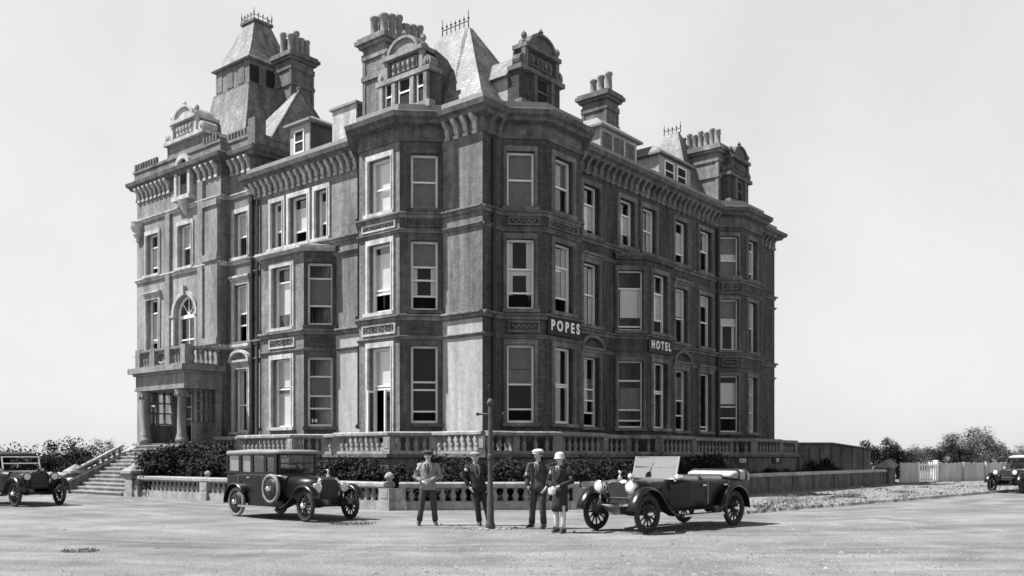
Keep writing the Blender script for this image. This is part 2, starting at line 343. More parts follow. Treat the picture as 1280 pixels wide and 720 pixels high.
nwin = 0
def window(F, s0, s1, z0, z1, blinds=(), rails=(.5,), fw=.062, sur='stone', hood=None, sw=.17, sill=True, parent=None, bars=0, french=False):
    global nwin; nwin += 1
    H = z1-z0; f = MB(); J = random.Random(nwin)
    if not french:
        dj = J.uniform(-.025, .025); rails = tuple(min(.93, max(.06, r+dj)) for r in rails); blinds = [(a, min(1, b+dj) if b < .97 else b, k) for a, b, k in blinds]
    f.fbox(F, s0, s0+fw, -.30, -.19, z0, z1); f.fbox(F, s1-fw, s1, -.30, -.19, z0, z1)
    f.fbox(F, s0+fw, s1-fw, -.30, -.192, z1-fw, z1); f.fbox(F, s0+fw, s1-fw, -.30, -.192, z0, z0+fw*1.2)
    for r in rails:
        zr = z1-r*H; f.fbox(F, s0+fw, s1-fw, -.29, -.205, zr-.032, zr+.032)
    for k in range(bars):
        sb = s0+(s1-s0)*(k+1)/(bars+1); f.fbox(F, sb-.02, sb+.02, -.28, -.22, z0+fw, z1-fw)
    w = f.build('window', 'white', parent or hotel)
    raised = .4 if french else max(rails) if max(rails) >= .66 else None      # a lifted lower sash leaves the foot of the opening clear
    zg = z1-raised*H if raised else z0+fw*.7
    p = MB(); p.fbox(F, s0+fw*.7, s1-fw*.7, -.262, -.256, zg, z1-fw*.7); p.build('pane', 'glass', w)
    for a, b, k in blinds:
        if k == 'drape':
            for u0, u1 in ((0, .24), (.78, 1)):
                q = MB(); za, zb = z1-b*H, z1-a*H; sa, sb = s0+.04+(s1-s0-.08)*u0, s0+.04+(s1-s0-.08)*u1
                q.loft([[F(sa+(sb-sa)*i/12, -.345+.025*math.sin(i*1.6), z) for i in range(13)] for z in (za, zb)], False, False); q.build('curtain', 'blind', w, smooth=True)
            continue
        q = MB(); n = 9; za, zb = z1-b*H, z1-a*H; sa, sb = s0+.04, s1-.04
        amp = .02 if k == 'gblind' else .004
        rows = [[F(sa+(sb-sa)*i/(2*n), -.325+amp*math.sin(i*2.1), z) for i in range(2*n+1)] for z in (za, zb)]
        q.loft(rows, False, False); q.build('curtain' if k == 'gblind' else 'blind', k, w, smooth=True)
    if french:
        w_ = (s1-s0)/2-fw
        for s_ in (s0+fw, s1-fw-.05):
            q = MB(); t1 = w_-.28; zt = z1-.4*H-.05
            q.fbox(F, s_, s_+.05, -.19, -.11, z0+.06, zt); q.fbox(F, s_, s_+.05, t1-.08, t1, z0+.06, zt); q.fbox(F, s_, s_+.05, -.11, t1-.08, zt-.08, zt); q.fbox(F, s_, s_+.05, -.11, t1-.08, z0+.06, z0+.5)
            dl = q.build('door_leaf', 'white', w); q = MB(); q.fbox(F, s_+.02, s_+.03, -.11, t1-.08, z0+.5, zt-.08); q.build('pane', 'glass', dl)
    if sur:
        m = MB()
        m.fbox(F, s0-sw, s0, -.02, .07, z0, z1); m.fbox(F, s1, s1+sw, -.02, .07, z0, z1); m.fbox(F, s0-sw, s1+sw, -.02, .075, z1, z1+.2)
        m.fbox(F, s0-sw*.45, s0-.03, .071, .095, z0, z1); m.fbox(F, s1+.03, s1+sw*.45, .071, .095, z0, z1)
        if sill: m.fbox(F, s0-sw-.05, s1+sw+.05, -.02, .16, z0-.14, z0)
        c = (s0+s1)/2; hw = (s1-s0)/2+sw+.08
        if hood: m.fbox(F, c-hw, c+hw, -.02, .20, z1+.32, z1+.42); m.fbox(F, c-hw+.06, c+hw-.06, -.02, .12, z1+.2, z1+.32)
        if hood == 'arch':
            N = 12; out = [(c+hw*math.cos(PI*i/N), z1+.42+hw*.62*math.sin(PI*i/N)) for i in range(N+1)]
            inn = [(c+(hw-.13)*math.cos(PI*i/N), z1+.42+(hw*.62-.13)*math.sin(PI*i/N)) for i in range(N+1)]
            for i in range(N): m.prism([F(*(lambda a: (a[0], -.02, a[1]))(q)) for q in (out[i], out[i+1], inn[i+1], inn[i])], F.n*.22)
        m.build('surround', sur, w)
    return w

BL = lambda a, b: (a, b, 'blind'); CU = lambda a, b: (a, b, 'gblind'); DR = lambda a, b: (a, b, 'drape')
Z = {2: (11.05, 13.15), 1: (7.2, 9.85), 0: (2.9, 5.85)}
def ops_of(lst): return [(a, b, c, d) for a, b, c, d, *_ in lst]
def face(mats, F, z0, z1, wins, **kw):
    """mats = (lower material, upper material); the change is at the first floor string"""
    ops = ops_of(wins)
    if mats[0] != mats[1]:
        lo, hi = [o for o in ops if o[2] < 6.7], [o for o in ops if o[2] >= 6.7]
        wall(mats[0], F, z0, 6.75, lo, **kw); wall(mats[1], F, 6.75, z1, hi, **kw)
    else: wall(mats[0], F, z0, z1, ops, **kw)
    for a, b, c, d, st in wins:
        if st is not None: window(F, a, b, c, d, **st)

TOP = 14.45
# --- shaded (right hand) front, from its far end towards the corner
Fr = Frame((25.7, 8), (25.7, 0)); face(('brick', 'brick'), Fr, 0, TOP, [])
Fr = Frame((25.7, 0), (22.9, 0)); face(('brick', 'brick'), Fr, 0, TOP, [])
ds = dict(sur='rstone')
Fr = Frame((22.9, 0), (22.0, -.9)); L_ = Fr.len
face(('brick', 'brick'), Fr, 0, TOP, [(L_/2-.4, L_/2+.4, *Z[k], dict(sur='dstone')) for k in (0, 1, 2)])
Fr = Frame((22.0, -.9), (19.5, -.9))
face(('brick', 'brick'), Fr, 0, TOP, [(.7, 1.75, *Z[2], dict(blinds=[BL(.25, .8)], rails=(.25, .82), **ds)), (.7, 1.75, *Z[1], dict(blinds=[BL(0, .5)], **ds)), (.7, 1.75, *Z[0], dict(rails=(.3, .62), blinds=[DR(.0, .95)], **ds))])
Fr = Frame((19.5, -.9), (18.6, 0)); L_ = Fr.len
face(('brick', 'brick'), Fr, 0, TOP, [(.17, L_-.12, *Z[2], dict(blinds=[CU(0, .42), BL(.42, .58), CU(.58, 1)], rails=(.6,), sw=.1, **ds)), (.17, L_-.12, *Z[1], dict(blinds=[CU(0, .36), BL(.36, .52), DR(.52, 1)], rails=(.52,), sw=.1, **ds)),
                                (.17, L_-.12, *Z[0], dict(blinds=[BL(.12, .5)], rails=(.55, .75), sw=.1, **ds))])
# plain wall between the bays; windows measured from x (s = 18.6 - x)
Fr = Frame((18.6, 0), (5.74, 0)); X = lambda a, b: (18.6-b, 18.6-a)
wl = []
for (a, b, lv, st) in [
    (6.35, 7.54, 2, dict(rails=(.36,), blinds=[BL(.38, .85)])), (6.35, 7.54, 1, dict(rails=(.5,), blinds=[DR(.05, .95)], hood='flat')), (6.35, 7.54, 0, dict(rails=(.46, .62, .8), blinds=[CU(.3, .6)], hood='arch')),
    (9.18, 10.40, 2, dict(rails=(.32,), blinds=[BL(.3, .72)])), (11.06, 12.30, 2, dict(rails=(.5,), blinds=[DR(0, .95)])),
    (14.07, 15.30, 2, dict(rails=(.72,), blinds=[BL(.22, .72)])), (14.07, 15.30, 1, dict(rails=(.55,), blinds=[BL(0, .5)], hood='flat')), (14.07, 15.30, 0, dict(rails=(.75, .5), blinds=[CU(.1, .5)], hood='arch')),
    (16.55, 17.85, 2, dict(rails=(.5,), blinds=[DR(0, .5)])), (16.55, 17.85, 1, dict(rails=(.5,), blinds=[BL(0, .18)])), (16.55, 17.85, 0, dict(rails=(.9,), hood='flat'))]:
    wl.append((*X(a, b), *Z[lv], dict(sur='rstone', **st)))
face(('brick', 'brick'), Fr, 0, TOP, wl)
# two storey bay on the shaded front
Or = [(13.1, 0), (12.1, -1), (9.8, -1), (8.8, 0)]; OZ = 10.45
Fr = Frame(Or[0], Or[1]); face(('brick', 'brick'), Fr, 0, OZ, [(.3, 1.1, *Z[k], dict(**ds)) for k in (0, 1)])
Fr = Frame(Or[1], Or[2]); face(('brick', 'brick'), Fr, 0, OZ, [(.5, 1.75, *Z[1], dict(rails=(.3, .75), blinds=[BL(.28, .75)], **ds)), (.5, 1.75, *Z[0], dict(rails=(.42, .45), **ds))])
Fr = Frame(Or[2], Or[3]); face(('brick', 'brick'), Fr, 0, OZ, [(.14, 1.26, *Z[1], dict(rails=(.3, .96), blinds=[BL(.3, .78)], sw=.12, **ds)), (.14, 1.26, *Z[0], dict(rails=(.28, .72, .88), blinds=[CU(.4, .72)], sw=.12, **ds))])
# corner bay of the shaded front
Fr = Frame((5.74, 0), (4.59, -1.15)); L_ = Fr.len
face(('brick', 'brick'), Fr, 0, TOP, [(L_/2-.5, L_/2+.5, *Z[k], dict(**ds)) for k in (0, 1, 2)])
Fr = Frame((4.59, -1.15), (2.29, -1.15))
face(('brick', 'brick'), Fr, 0, TOP, [(.55, 1.75, *Z[2], dict(blinds=[CU(0, .5)], **ds)), (.55, 1.75, *Z[1], dict(rails=(.35, .8), blinds=[DR(.02, .8), BL(.3, .4)], **ds)), (.55, 1.75, *Z[0], dict(rails=(.5, .53), fw=.09, **ds))])
Fr = Frame((2.29, -1.15), (1.14, 0)); L_ = Fr.len
big = dict(fw=.082, sw=.13, sur='rstone')
face(('brick', 'brick'), Fr, 0, TOP, [(.42, 1.46, *Z[2], dict(rails=(.49,), blinds=[CU(0, 1)], **big)), (.42, 1.46, *Z[1], dict(rails=(.42, .76), blinds=[DR(0, .78), BL(.42, .5)], **big)), (.42, 1.46, *Z[0], dict(rails=(.5, .82), blinds=[CU(.0, .3), CU(.31, .5)], **big))])
Fr = Frame((1.14, 0), (0, 0)); face(('brick', 'brick'), Fr, 0, TOP, [])
# --- sunlit (left hand) front, from the corner outwards
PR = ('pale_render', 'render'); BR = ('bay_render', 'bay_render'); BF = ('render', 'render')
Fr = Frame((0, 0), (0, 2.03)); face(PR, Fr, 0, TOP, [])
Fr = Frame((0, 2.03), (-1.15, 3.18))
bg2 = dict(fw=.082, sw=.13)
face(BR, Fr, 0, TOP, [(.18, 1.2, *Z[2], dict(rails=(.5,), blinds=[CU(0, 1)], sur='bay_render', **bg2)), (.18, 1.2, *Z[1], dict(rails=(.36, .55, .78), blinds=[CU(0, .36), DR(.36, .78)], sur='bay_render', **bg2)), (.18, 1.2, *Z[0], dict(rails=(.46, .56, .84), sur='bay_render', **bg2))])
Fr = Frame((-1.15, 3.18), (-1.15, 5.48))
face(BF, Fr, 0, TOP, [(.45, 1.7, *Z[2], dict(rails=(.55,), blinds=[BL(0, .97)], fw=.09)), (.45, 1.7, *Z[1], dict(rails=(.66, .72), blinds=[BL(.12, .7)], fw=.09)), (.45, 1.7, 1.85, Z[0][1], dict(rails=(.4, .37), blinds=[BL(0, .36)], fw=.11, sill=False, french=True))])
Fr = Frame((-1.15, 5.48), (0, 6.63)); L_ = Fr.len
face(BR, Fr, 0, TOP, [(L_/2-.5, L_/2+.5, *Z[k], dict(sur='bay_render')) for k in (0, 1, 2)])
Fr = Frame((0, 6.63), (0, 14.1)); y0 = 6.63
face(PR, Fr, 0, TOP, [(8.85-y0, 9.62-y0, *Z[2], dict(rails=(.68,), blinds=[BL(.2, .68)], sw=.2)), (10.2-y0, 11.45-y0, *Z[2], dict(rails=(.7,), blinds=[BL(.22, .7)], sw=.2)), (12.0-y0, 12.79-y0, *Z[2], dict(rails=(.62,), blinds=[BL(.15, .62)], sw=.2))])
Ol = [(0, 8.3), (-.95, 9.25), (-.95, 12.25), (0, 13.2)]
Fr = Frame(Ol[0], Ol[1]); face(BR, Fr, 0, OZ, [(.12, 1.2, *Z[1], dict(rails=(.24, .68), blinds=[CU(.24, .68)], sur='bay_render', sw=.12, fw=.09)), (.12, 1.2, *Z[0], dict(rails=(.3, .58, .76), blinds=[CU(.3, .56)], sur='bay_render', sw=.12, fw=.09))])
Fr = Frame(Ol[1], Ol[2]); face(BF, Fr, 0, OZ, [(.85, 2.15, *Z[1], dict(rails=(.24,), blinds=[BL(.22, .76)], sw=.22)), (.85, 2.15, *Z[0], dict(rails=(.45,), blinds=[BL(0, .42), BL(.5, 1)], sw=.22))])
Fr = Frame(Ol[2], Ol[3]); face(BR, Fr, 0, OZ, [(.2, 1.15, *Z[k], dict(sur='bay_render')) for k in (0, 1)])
# stair bay and end pavilion, a storey of attic taller
PT = 15.95
Fr = Frame((0, 14.1), (0, 16.2))
face(BF, Fr, 0, PT, [(.55, 1.65, *Z[2], dict(rails=(.5,), blinds=[BL(0, .48)])), (.55, 1.65, 6.95, 9.75, dict(rails=(.5, .7), blinds=[BL(0, .5)], hood='flat')), (.55, 1.65, Z[0][0]-.1, 5.75, dict(rails=(.55,), blinds=[DR(0, 1)], hood='arch'))])
wall('render', Frame((6, 14.1), (0, 14.1)), 14.2, PT)
Fr = Frame((0, 16.2), (-.45, 16.2)); wall('render', Fr, 0, PT)
Fr = Frame((-.45, 16.2), (-.45, 24.0)); y0 = 16.2
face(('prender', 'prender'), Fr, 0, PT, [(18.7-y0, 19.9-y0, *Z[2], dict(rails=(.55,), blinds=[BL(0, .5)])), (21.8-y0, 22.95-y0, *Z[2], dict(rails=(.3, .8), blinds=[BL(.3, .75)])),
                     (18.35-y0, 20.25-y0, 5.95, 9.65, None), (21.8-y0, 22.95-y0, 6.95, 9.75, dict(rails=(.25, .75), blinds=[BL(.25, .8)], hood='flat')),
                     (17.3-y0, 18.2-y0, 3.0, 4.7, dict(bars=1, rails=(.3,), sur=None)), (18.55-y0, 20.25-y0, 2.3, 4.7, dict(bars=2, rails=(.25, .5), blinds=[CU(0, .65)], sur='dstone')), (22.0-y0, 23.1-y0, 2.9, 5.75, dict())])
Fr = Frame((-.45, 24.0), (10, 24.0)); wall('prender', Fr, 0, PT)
inner.box(3, 23, 3, 4, 0, 14); inner.box(3, 4, 4, 20, 0, 14)
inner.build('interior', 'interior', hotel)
# arched head over the balcony door of the pavilion
Fp = Frame((-.45, 16.2), (-.45, 24.0)); c = 19.3-16.2; ar = MB(); N = 16; R0 = .95; zs_ = 8.7
AR = [(c+R0*math.cos(PI*i/N), zs_+R0*math.sin(PI*i/N)) for i in range(N+1)]
sp = MB()
for (a0, b0), (a1, b1) in zip(AR, AR[1:]): sp.fprism(Fp, [(a0, b0), (a1, b1), (a1, 9.651), (a0, 9.651)], -.42, 0)
sp.build('arch_spandrel', 'prender', hotel)
for i in range(N):
    a0, a1 = PI*i/N, PI*(i+1)/N
    ar.prism([Fp(c+r*math.cos(a), -.02, zs_+r*math.sin(a)) for r, a in ((1.16, a0), (1.16, a1), (.955, a1), (.955, a0))], Fp.n*.13)
for s_ in (-1, 1): ar.fbox(Fp, c+s_*1.056-.1, c+s_*1.056+.1, -.02, .1, 5.95, zs_-.1); ar.fbox(Fp, c+s_*1.06-.16, c+s_*1.06+.16, -.02, .15, zs_-.1, zs_+.02)
ar.fbox(Fp, c-.12, c+.12, -.02, .2, 9.62, 10.1)
arch = ar.build('arched_window_surround', 'stone', hotel)
window(Fp, c-R0, c+R0, 5.95, zs_, rails=(.45,), fw=.17, sur=None, sill=False, bars=1)
fan = MB(); fan.prism([Fp(c+R0*math.cos(PI*i/N), -.26, zs_+R0*math.sin(PI*i/N)) for i in range(N+1)], Fp.n*.006); fan.build('fanlight', 'glass', arch)
fan = MB()
for a in (PI*.25, PI*.5, PI*.75): fan.tube([Fp(c, -.22, zs_), Fp(c+.9*math.cos(a), -.22, zs_+.9*math.sin(a))], .03, 6)
for i in range(N): fan.tube([Fp(c+.88*math.cos(PI*i/N), -.22, zs_+.88*math.sin(PI*i/N)), Fp(c+.88*math.cos(PI*(i+1)/N), -.22, zs_+.88*math.sin(PI*(i+1)/N))], .06, 6)
fan.build('fanlight_bar', 'white', arch)

# --- cornices and string courses
R_END = [(25.7, 8), (25.7, 0), (22.9, 0), (22.0, -.9), (19.5, -.9), (18.6, 0)]
R_BAY = [(5.74, 0), (4.59, -1.15), (2.29, -1.15), (1.14, 0)]; L_BAY = [(0, 2.03), (-1.15, 3.18), (-1.15, 5.48), (0, 6.63)]
MAIN = R_END+R_BAY+[(0, 0)]+L_BAY+[(0, 14.6)]
PAV = [(4, 14.1), (0, 14.1), (0, 16.2), (-.45, 16.2), (-.45, 24.0), (8, 24.0)]
def cornice(path, z, mat_='cornice', name='cornice', p=1.0):
    m = MB(); m.sweep(path, [(-.05, z), (.08*p, z), (.10*p, z+.09), (.05*p, z+.11), (.05*p, z+.55), (.42*p, z+.60), (.50*p, z+.72), (.68*p, z+.78), (.74*p, z+.96), (.60*p, z+1.02), (-.05, z+1.10)])
    return m.build(name, mat_, hotel)
cornice(MAIN, 13.62, p=.78); cornice(PAV, 15.05, 'cornice', p=.6)
m = MB(); m.sweep(MAIN, [(-.3, 14.6), (.12, 14.6), (.10, 15.0), (-.3, 15.0)]); m.build('blocking_course', 'lead', hotel)
m = MB(); m.sweep(PAV, [(-.35, 16.1), (.1, 16.1), (.1, 16.55), (.16, 16.55), (.16, 16.68), (-.35, 16.68)]); m.build('parapet', 'render', hotel)
def merlon(*b): m = MB(); m.box(*b); m.build('merlon', 'dstone', hotel)     # little merlons along the parapet, either side of the gable
for i in range(30):
    y = 16.3+i*.26
    if not 17.4 < y < 21.7: merlon(-.62, -.5, y, y+.13, 16.68, 17.0)
for i in range(8): y = 14.15+i*.26; merlon(-.16, -.04, y, y+.13, 16.68, 17.0)
m = MB(); m.box(-.25, .35, 13.75, 14.3, 16.1, 17.3); m.build('parapet_end_block', 'dstone', hotel)
def string(path, z, h=.18, p=.12, mat_='stone'):
    m = MB(); m.sweep(path, [(-.05, z-h), (p*.35, z-h), (p*.5, z-.45*h), (p, z-.35*h), (p, z-.1*h), (p*.7, z), (-.05, z)]); m.build('string_course', mat_, hotel)
RIGHT = R_END+R_BAY+[(0, 0)]; LEFT = [(0, 0)]+L_BAY+[(0, 14.1)]
RB1 = R_END+Or+R_BAY+[(0, 0)]; LB1 = [(0, 0)]+L_BAY+Ol+[(0, 16.2)]
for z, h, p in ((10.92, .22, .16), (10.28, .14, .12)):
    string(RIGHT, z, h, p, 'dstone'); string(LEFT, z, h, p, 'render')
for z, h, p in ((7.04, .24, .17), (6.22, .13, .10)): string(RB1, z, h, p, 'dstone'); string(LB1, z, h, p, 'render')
for z in (14.1, 10.95): string([(0, 14.3)]+PAV[2:], z, .22, .14, 'stone')
string([(0, 14.3), (0, 16.2), (-.45, 16.2), (-.45, 18.05)], 6.95, .22, .14, 'stone'); string([(-.45, 20.55), (-.45, 24.0), (8, 24.0)], 6.95, .22, .14, 'stone')
# sunk panels with a raised frame under the bay windows
def panel(F, s0, s1, z0, z1, mt, inner_mt):
    m = MB()
    for a, b, c_, d in ((s0, s1, z1-.07, z1), (s0, s1, z0, z0+.07), (s0, s0+.07, z0+.07, z1-.07), (s1-.07, s1, z0+.07, z1-.07)): m.fbox(F, a, b, -.02, .06, c_, d)
    p = m.build('panel', mt, hotel)
    m = MB()
    for k in range(9):
        s = s0+.2+(s1-s0-.4)*k/8; m.ball(F(s, .01, (z0+z1)/2+.03*(-1)**k), (.07, .07, .06), 6, 4)
    m.build('carved_relief', inner_mt, p)
for z0, z1 in ((6.33, 6.76), (10.36, 10.68)):
    for a, b, mt, im in (((0, 2.03), (-1.15, 3.18), 'bay_render', 'bay_render'), ((-1.15, 3.18), (-1.15, 5.48), 'stone', 'dstone'), ((2.29, -1.15), (1.14, 0), 'dstone', 'dstone'), ((4.59, -1.15), (2.29, -1.15), 'dstone', 'dstone'), ((19.5, -.9), (18.6, 0), 'dstone', 'dstone')):
        F = Frame(a, b)
        if b == (2.29, -1.15) and z0 < 7: continue
        panel(F, .2, F.len-.2, z0, z1, mt, im)
panel(Frame(Ol[1], Ol[2]), .6, 2.4, 6.33, 6.76, 'stone', 'dstone'); panel(Frame(Ol[0], Ol[1]), .15, 1.2, 6.33, 6.76, 'bay_render', 'bay_render')
# brackets under the cornice (none on the bays)
def bracket_mb(F, s, z, k=1.0):
    k *= .74; m = MB(); prof = [(-.02, z+.58), (.46*k, z+.58), (.46*k, z+.48), (.34*k, z+.36), (.20*k, z+.26), (.17*k, z+.10), (.10*k, z), (-.02, z)]
    m.prism([F(s-.1, t, h) for t, h in prof], F.d*.17); m.fbox(F, s-.12, s+.12, -.02, .13*k, z-.14, z-.02); return m
def brackets(a, b, z, n, mt, pair=False):
    F = Frame(a, b)
    for i in range(n):
        s = F.len*(i+.5)/n
        m = bracket_mb(F, s, z+.02); m.v += []
        m.build('bracket', mt, hotel)
brackets((18.5, 0), (5.85, 0), 13.68, 26, 'rstone'); brackets((1.1, 0), (0.1, 0), 13.68, 2, 'dstone'); brackets((25.6, 0), (23, 0), 13.68, 5, 'rstone')
brackets((0, .1), (0, 1.95), 13.68, 4, 'stone'); brackets((0, 6.8), (0, 14.3), 13.68, 18, 'stone')
brackets((0, 14.3), (0, 16.1), 15.1, 4, 'stone'); brackets((-.45, 16.3), (-.45, 18.2), 15.1, 4, 'stone'); brackets((-.45, 20.6), (-.45, 23.9), 15.1, 8, 'stone')
# flat pilaster and its corner shaft on the pavilion, corbel at its far edge, arched attic window
m = MB(); m.box(-.62, -.44, 16.25, 17.3, 0, 13.9); m.box(-.70, -.44, 16.2, 17.4, 10.98, 11.3); m.box(-.7, -.44, 16.2, 17.4, 13.6, 13.88); m.box(-.70, -.44, 16.2, 17.4, 6.98, 7.3); m.build('pilaster', 'prender', hotel)
m = MB(); m.box(-.58, -.44, 17.6, 18.02, 7.0, 15.0); m.build('pilaster', 'prender', hotel)
m = MB(); m.box(-.58, -.44, 20.58, 21.0, 7.0, 13.9); m.build('pilaster', 'prender', hotel)
m = MB(); m.lathe([(.04, 12.9), (.14, 13.0), (.12, 13.12), (.26, 13.3), (.24, 13.42), (.40, 13.7), (.42, 13.95), (.1, 14.0)], (-.5, 23.8, 0), 10); m.build('corbel', 'stone', hotel)
m = MB(); m.tube([(.0-.1, 14.2, 0.2), (-.1, 14.2, 13.5)], .085, 8); m.tube([(-.1, 13.75, 0.2), (-.1, 13.75, 13.5)], .06, 8); m.box(-.2, -.0, 14.08, 14.32, 13.4, 13.75)
for z in range(2, 14, 2): m.box(-.19, -.0, 14.1, 14.3, z, z+.08)
m.build('drainpipe', 'iron', hotel)
m = MB(); m.tube([(.55, -.1, 0.2), (.55, -.1, 13.5)], .07, 8); m.build('drainpipe', 'iron', hotel)
m = MB(); m.tube([(18.45, -.1, 0.2), (18.45, -.1, 13.5)], .08, 8); m.build('drainpipe', 'iron', hotel)
# oriel roofs
for O, mt in ((Ol, 'lead'), (Or, 'slate')):
    m = MB(); m.sweep(O, [(-.1, OZ-.12), (.12, OZ-.12), (.28, OZ), (.28, OZ+.1), (-.1, OZ+.12)]); m.build('cornice', 'cornice' if O is Or else 'stone', hotel)
    F = Frame(O[0], O[3]); c_ = sum((Vector((p[0], p[1], 0)) for p in O), Vector())/4
    base = [Vector((p[0], p[1], OZ+.1))+(Vector((p[0], p[1], 0))-c_).normalized()*.3 for p in O]
    wallp = [Vector((O[0][0], O[0][1], 10.9)), Vector((O[3][0], O[3][1], 10.9))]
    t1, t2 = wallp[0]+(wallp[1]-wallp[0])*.28, wallp[0]+(wallp[1]-wallp[0])*.72
    m = MB(); m.add([*base, t1, t2], [(0, 1, 4), (1, 2, 5, 4), (2, 3, 5), (0, 4, 5, 3)]); m.build('bay_roof', mt, hotel)

# ------------------------------------------------------------------ roofs
m = MB()
def hip(mb, x0, x1, y0, y1, z0, ins, z1):
    mb.add([(x0,y0,z0),(x1,y0,z0),(x1,y1,z0),(x0,y1,z0),(x0+ins,y0+ins,z1),(x1-ins,y0+ins,z1),(x1-ins,y1-ins,z1),(x0+ins,y1-ins,z1)],
           [(0,1,5,4),(1,2,6,5),(2,3,7,6),(3,0,4,7),(4,5,6,7)])
hip(m, .15, 25.4, .15, 13.9, 14.95, 2.6, 15.85); hip(m, .3, 9, 13.95, 23.8, 16.2, 2.5, 17.2)
m.build('roof', 'slate', hotel)
# corner roof: steep, blunt on the street corner, cresting on the ridge
def facet_roof(base, top, name, mt):
    m = MB(); n = len(base); m.add(list(base)+list(top), [(i, (i+1)%n, n+(i+1)%n, n+i) for i in range(n)]+[tuple(range(n, 2*n))]); return m.build(name, mt, hotel)
CR = [(.2, 1.9, 14.95), (.45, .35, 14.95), (4.6, .2, 14.95), (4.8, 6.6, 14.95), (.3, 6.4, 14.95)]
CT = [(2.05, 2.75, 18.95), (2.15, 2.6, 18.95), (2.35, 2.6, 18.95), (2.4, 4.1, 18.95), (2.05, 4.1, 18.95)]
corner_roof = facet_roof(CR, CT, 'corner_roof', 'slate')
def cresting(p, q, z, n, h, parent, mt='iron'):
    p, q = Vector(p), Vector(q); m = MB()
    m.tube([p+Vector((0,0,z)), q+Vector((0,0,z))], .03, 5); m.tube([p+Vector((0,0,z+h*.5)), q+Vector((0,0,z+h*.5))], .02, 5)
    for i in range(n+1):
        b = p+(q-p)*i/n; end = i in (0, n)
        m.tube([b+Vector((0,0,z)), b+Vector((0,0,z+h*(1.35 if end else .95)))], [.03, .012], 5)
        m.ball(b+Vector((0,0,z+h*.72)), .05, 6, 4)
    m.build('roof_cresting', mt, parent)
cresting((2.15, 2.65, 0), (2.15, 4.1, 0), 18.95, 6, .55, corner_roof)
# pyramid over the stair bay
pyr = facet_roof([(.5, 13.95, 16.1), (5.8, 13.95, 16.1), (5.8, 17.6, 16.1), (.5, 17.6, 16.1)], [(3.5, 15.4, 20.0), (3.65, 15.4, 20.0), (3.65, 15.8, 20.0), (3.5, 15.8, 20.0)], 'stair_roof', 'slate')
m = MB(); m.tube([(.52, 13.93, 16.12), (3.5, 15.38, 20.04)], .07, 6); m.tube([(5.8, 13.93, 16.12), (3.65, 15.38, 20.04)], .07, 6); m.ball((3.57, 15.5, 20.15), .13, 8, 6); m.build('hip_roll', 'dstone', pyr)
# belvedere tower
tx, ty, th = 4.0, 19.7, 1.5
tower = MB(); rings = []
for z, k in ((15.9, 2.75), (17.2, 2.45), (18.4, 2.15), (19.6, 1.82), (20.75, 1.62)): rings.append([(tx-k, ty-k, z), (tx+k, ty-k, z), (tx+k, ty+k, z), (tx-k, ty+k, z)])
tower.loft(rings); twr = tower.build('tower', 'slate', hotel)
m = MB(); m.box(tx-th, tx+th, ty-th, ty+th, 20.75, 22.1); m.box(tx-th-.12, tx+th+.12, ty-th-.12, ty+th+.12, 20.72, 20.86); m.build('lantern_stage', 'render', twr)
for F in (Frame((tx-th, ty-th), (tx-th, ty+th)), Frame((tx+th, ty-th), (tx-th, ty-th))):
    for k in range(3):
        s = .42+k*1.0; m = MB()
        if F.d.y > .5:      # same panels on both faces: render here, near-black on the other
            m.fbox(F, s, s+.56, -.01, .03, 21.0, 21.85); m.build('panel', 'render', twr)
        else:
            m.fbox(F, s, s+.56, -.01, .03, 21.0, 21.85)
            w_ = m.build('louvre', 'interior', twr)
m = MB()
rings = []
for z, k in ((22.1, 1.66), (22.17, 1.7), (22.3, 1.58), (22.8, 1.28), (23.5, .95), (24.7, .52)): rings.append([(tx-k, ty-k, z), (tx+k, ty-k, z), (tx+k, ty+k, z), (tx-k, ty+k, z)])
m.loft(rings); m.build('tower_roof', 'slate', twr)
m = MB(); k = .62; m.box(tx-k, tx+k, ty-k, ty+k, 24.7, 24.83); m.build('tower_cap', 'dstone', twr)
for a, b in (((-.56, -.56), (.56, -.56)), ((-.56, -.56), (-.56, .56)), ((.56, -.56), (.56, .56)), ((-.56, .56), (.56, .56))):
    cresting((tx+a[0], ty+a[1], 0), (tx+b[0], ty+b[1], 0), 24.83, 4, .42, twr, 'dstone')

# --- chimneys
pot_proto = None
def chimney(x0, x1, y0, y1, z0, z1, pots, mt='dstone', pz=1.0, pr=.19, capmt=None):
    global pot_proto
    m = MB(); m.box(x0, x1, y0, y1, z0, z1-.9); 
    m.box(x0-.08, x1+.08, y0-.08, y1+.08, z1-1.75, z1-1.55)
    for e, a, b in ((.07, z1-.9, z1-.65), (.02, z1-.65, z1-.42), (.16, z1-.42, z1-.28), (.28, z1-.28, z1-.12), (.2, z1-.12, z1)): m.box(x0-e, x1+e, y0-e, y1+e, a, b)
    for s in (0, 1):       # raised strips on the shaft
        m.box(x0-.04, x0+.12, y0-.04+s*(y1-y0-.08), y0+.12+s*(y1-y0-.08), z0, z1-.92)
        m.box(x1-.12, x1+.04, y0-.04+s*(y1-y0-.08), y0+.12+s*(y1-y0-.08), z0, z1-.92)
    c = m.build('chimney', mt, hotel)
    if pot_proto is None:
        q = MB(); q.lathe([(.19, 0), (.19, .08), (.165, .12), (.15, .74), (.185, .78), (.185, .86), (.16, .9), (.11, .9), (.11, .7)], n=12); pot_proto = q.build('chimney_pot', 'pot', c, True); first = True
    else: first = False
    for i, (x, y, k) in enumerate(pots):
        p = pot_proto if (first and i == 0) else link_copy(pot_proto, c)
        p.location = (x, y, z1); p.scale = (pr/.19, pr/.19, k*pz)
    return c
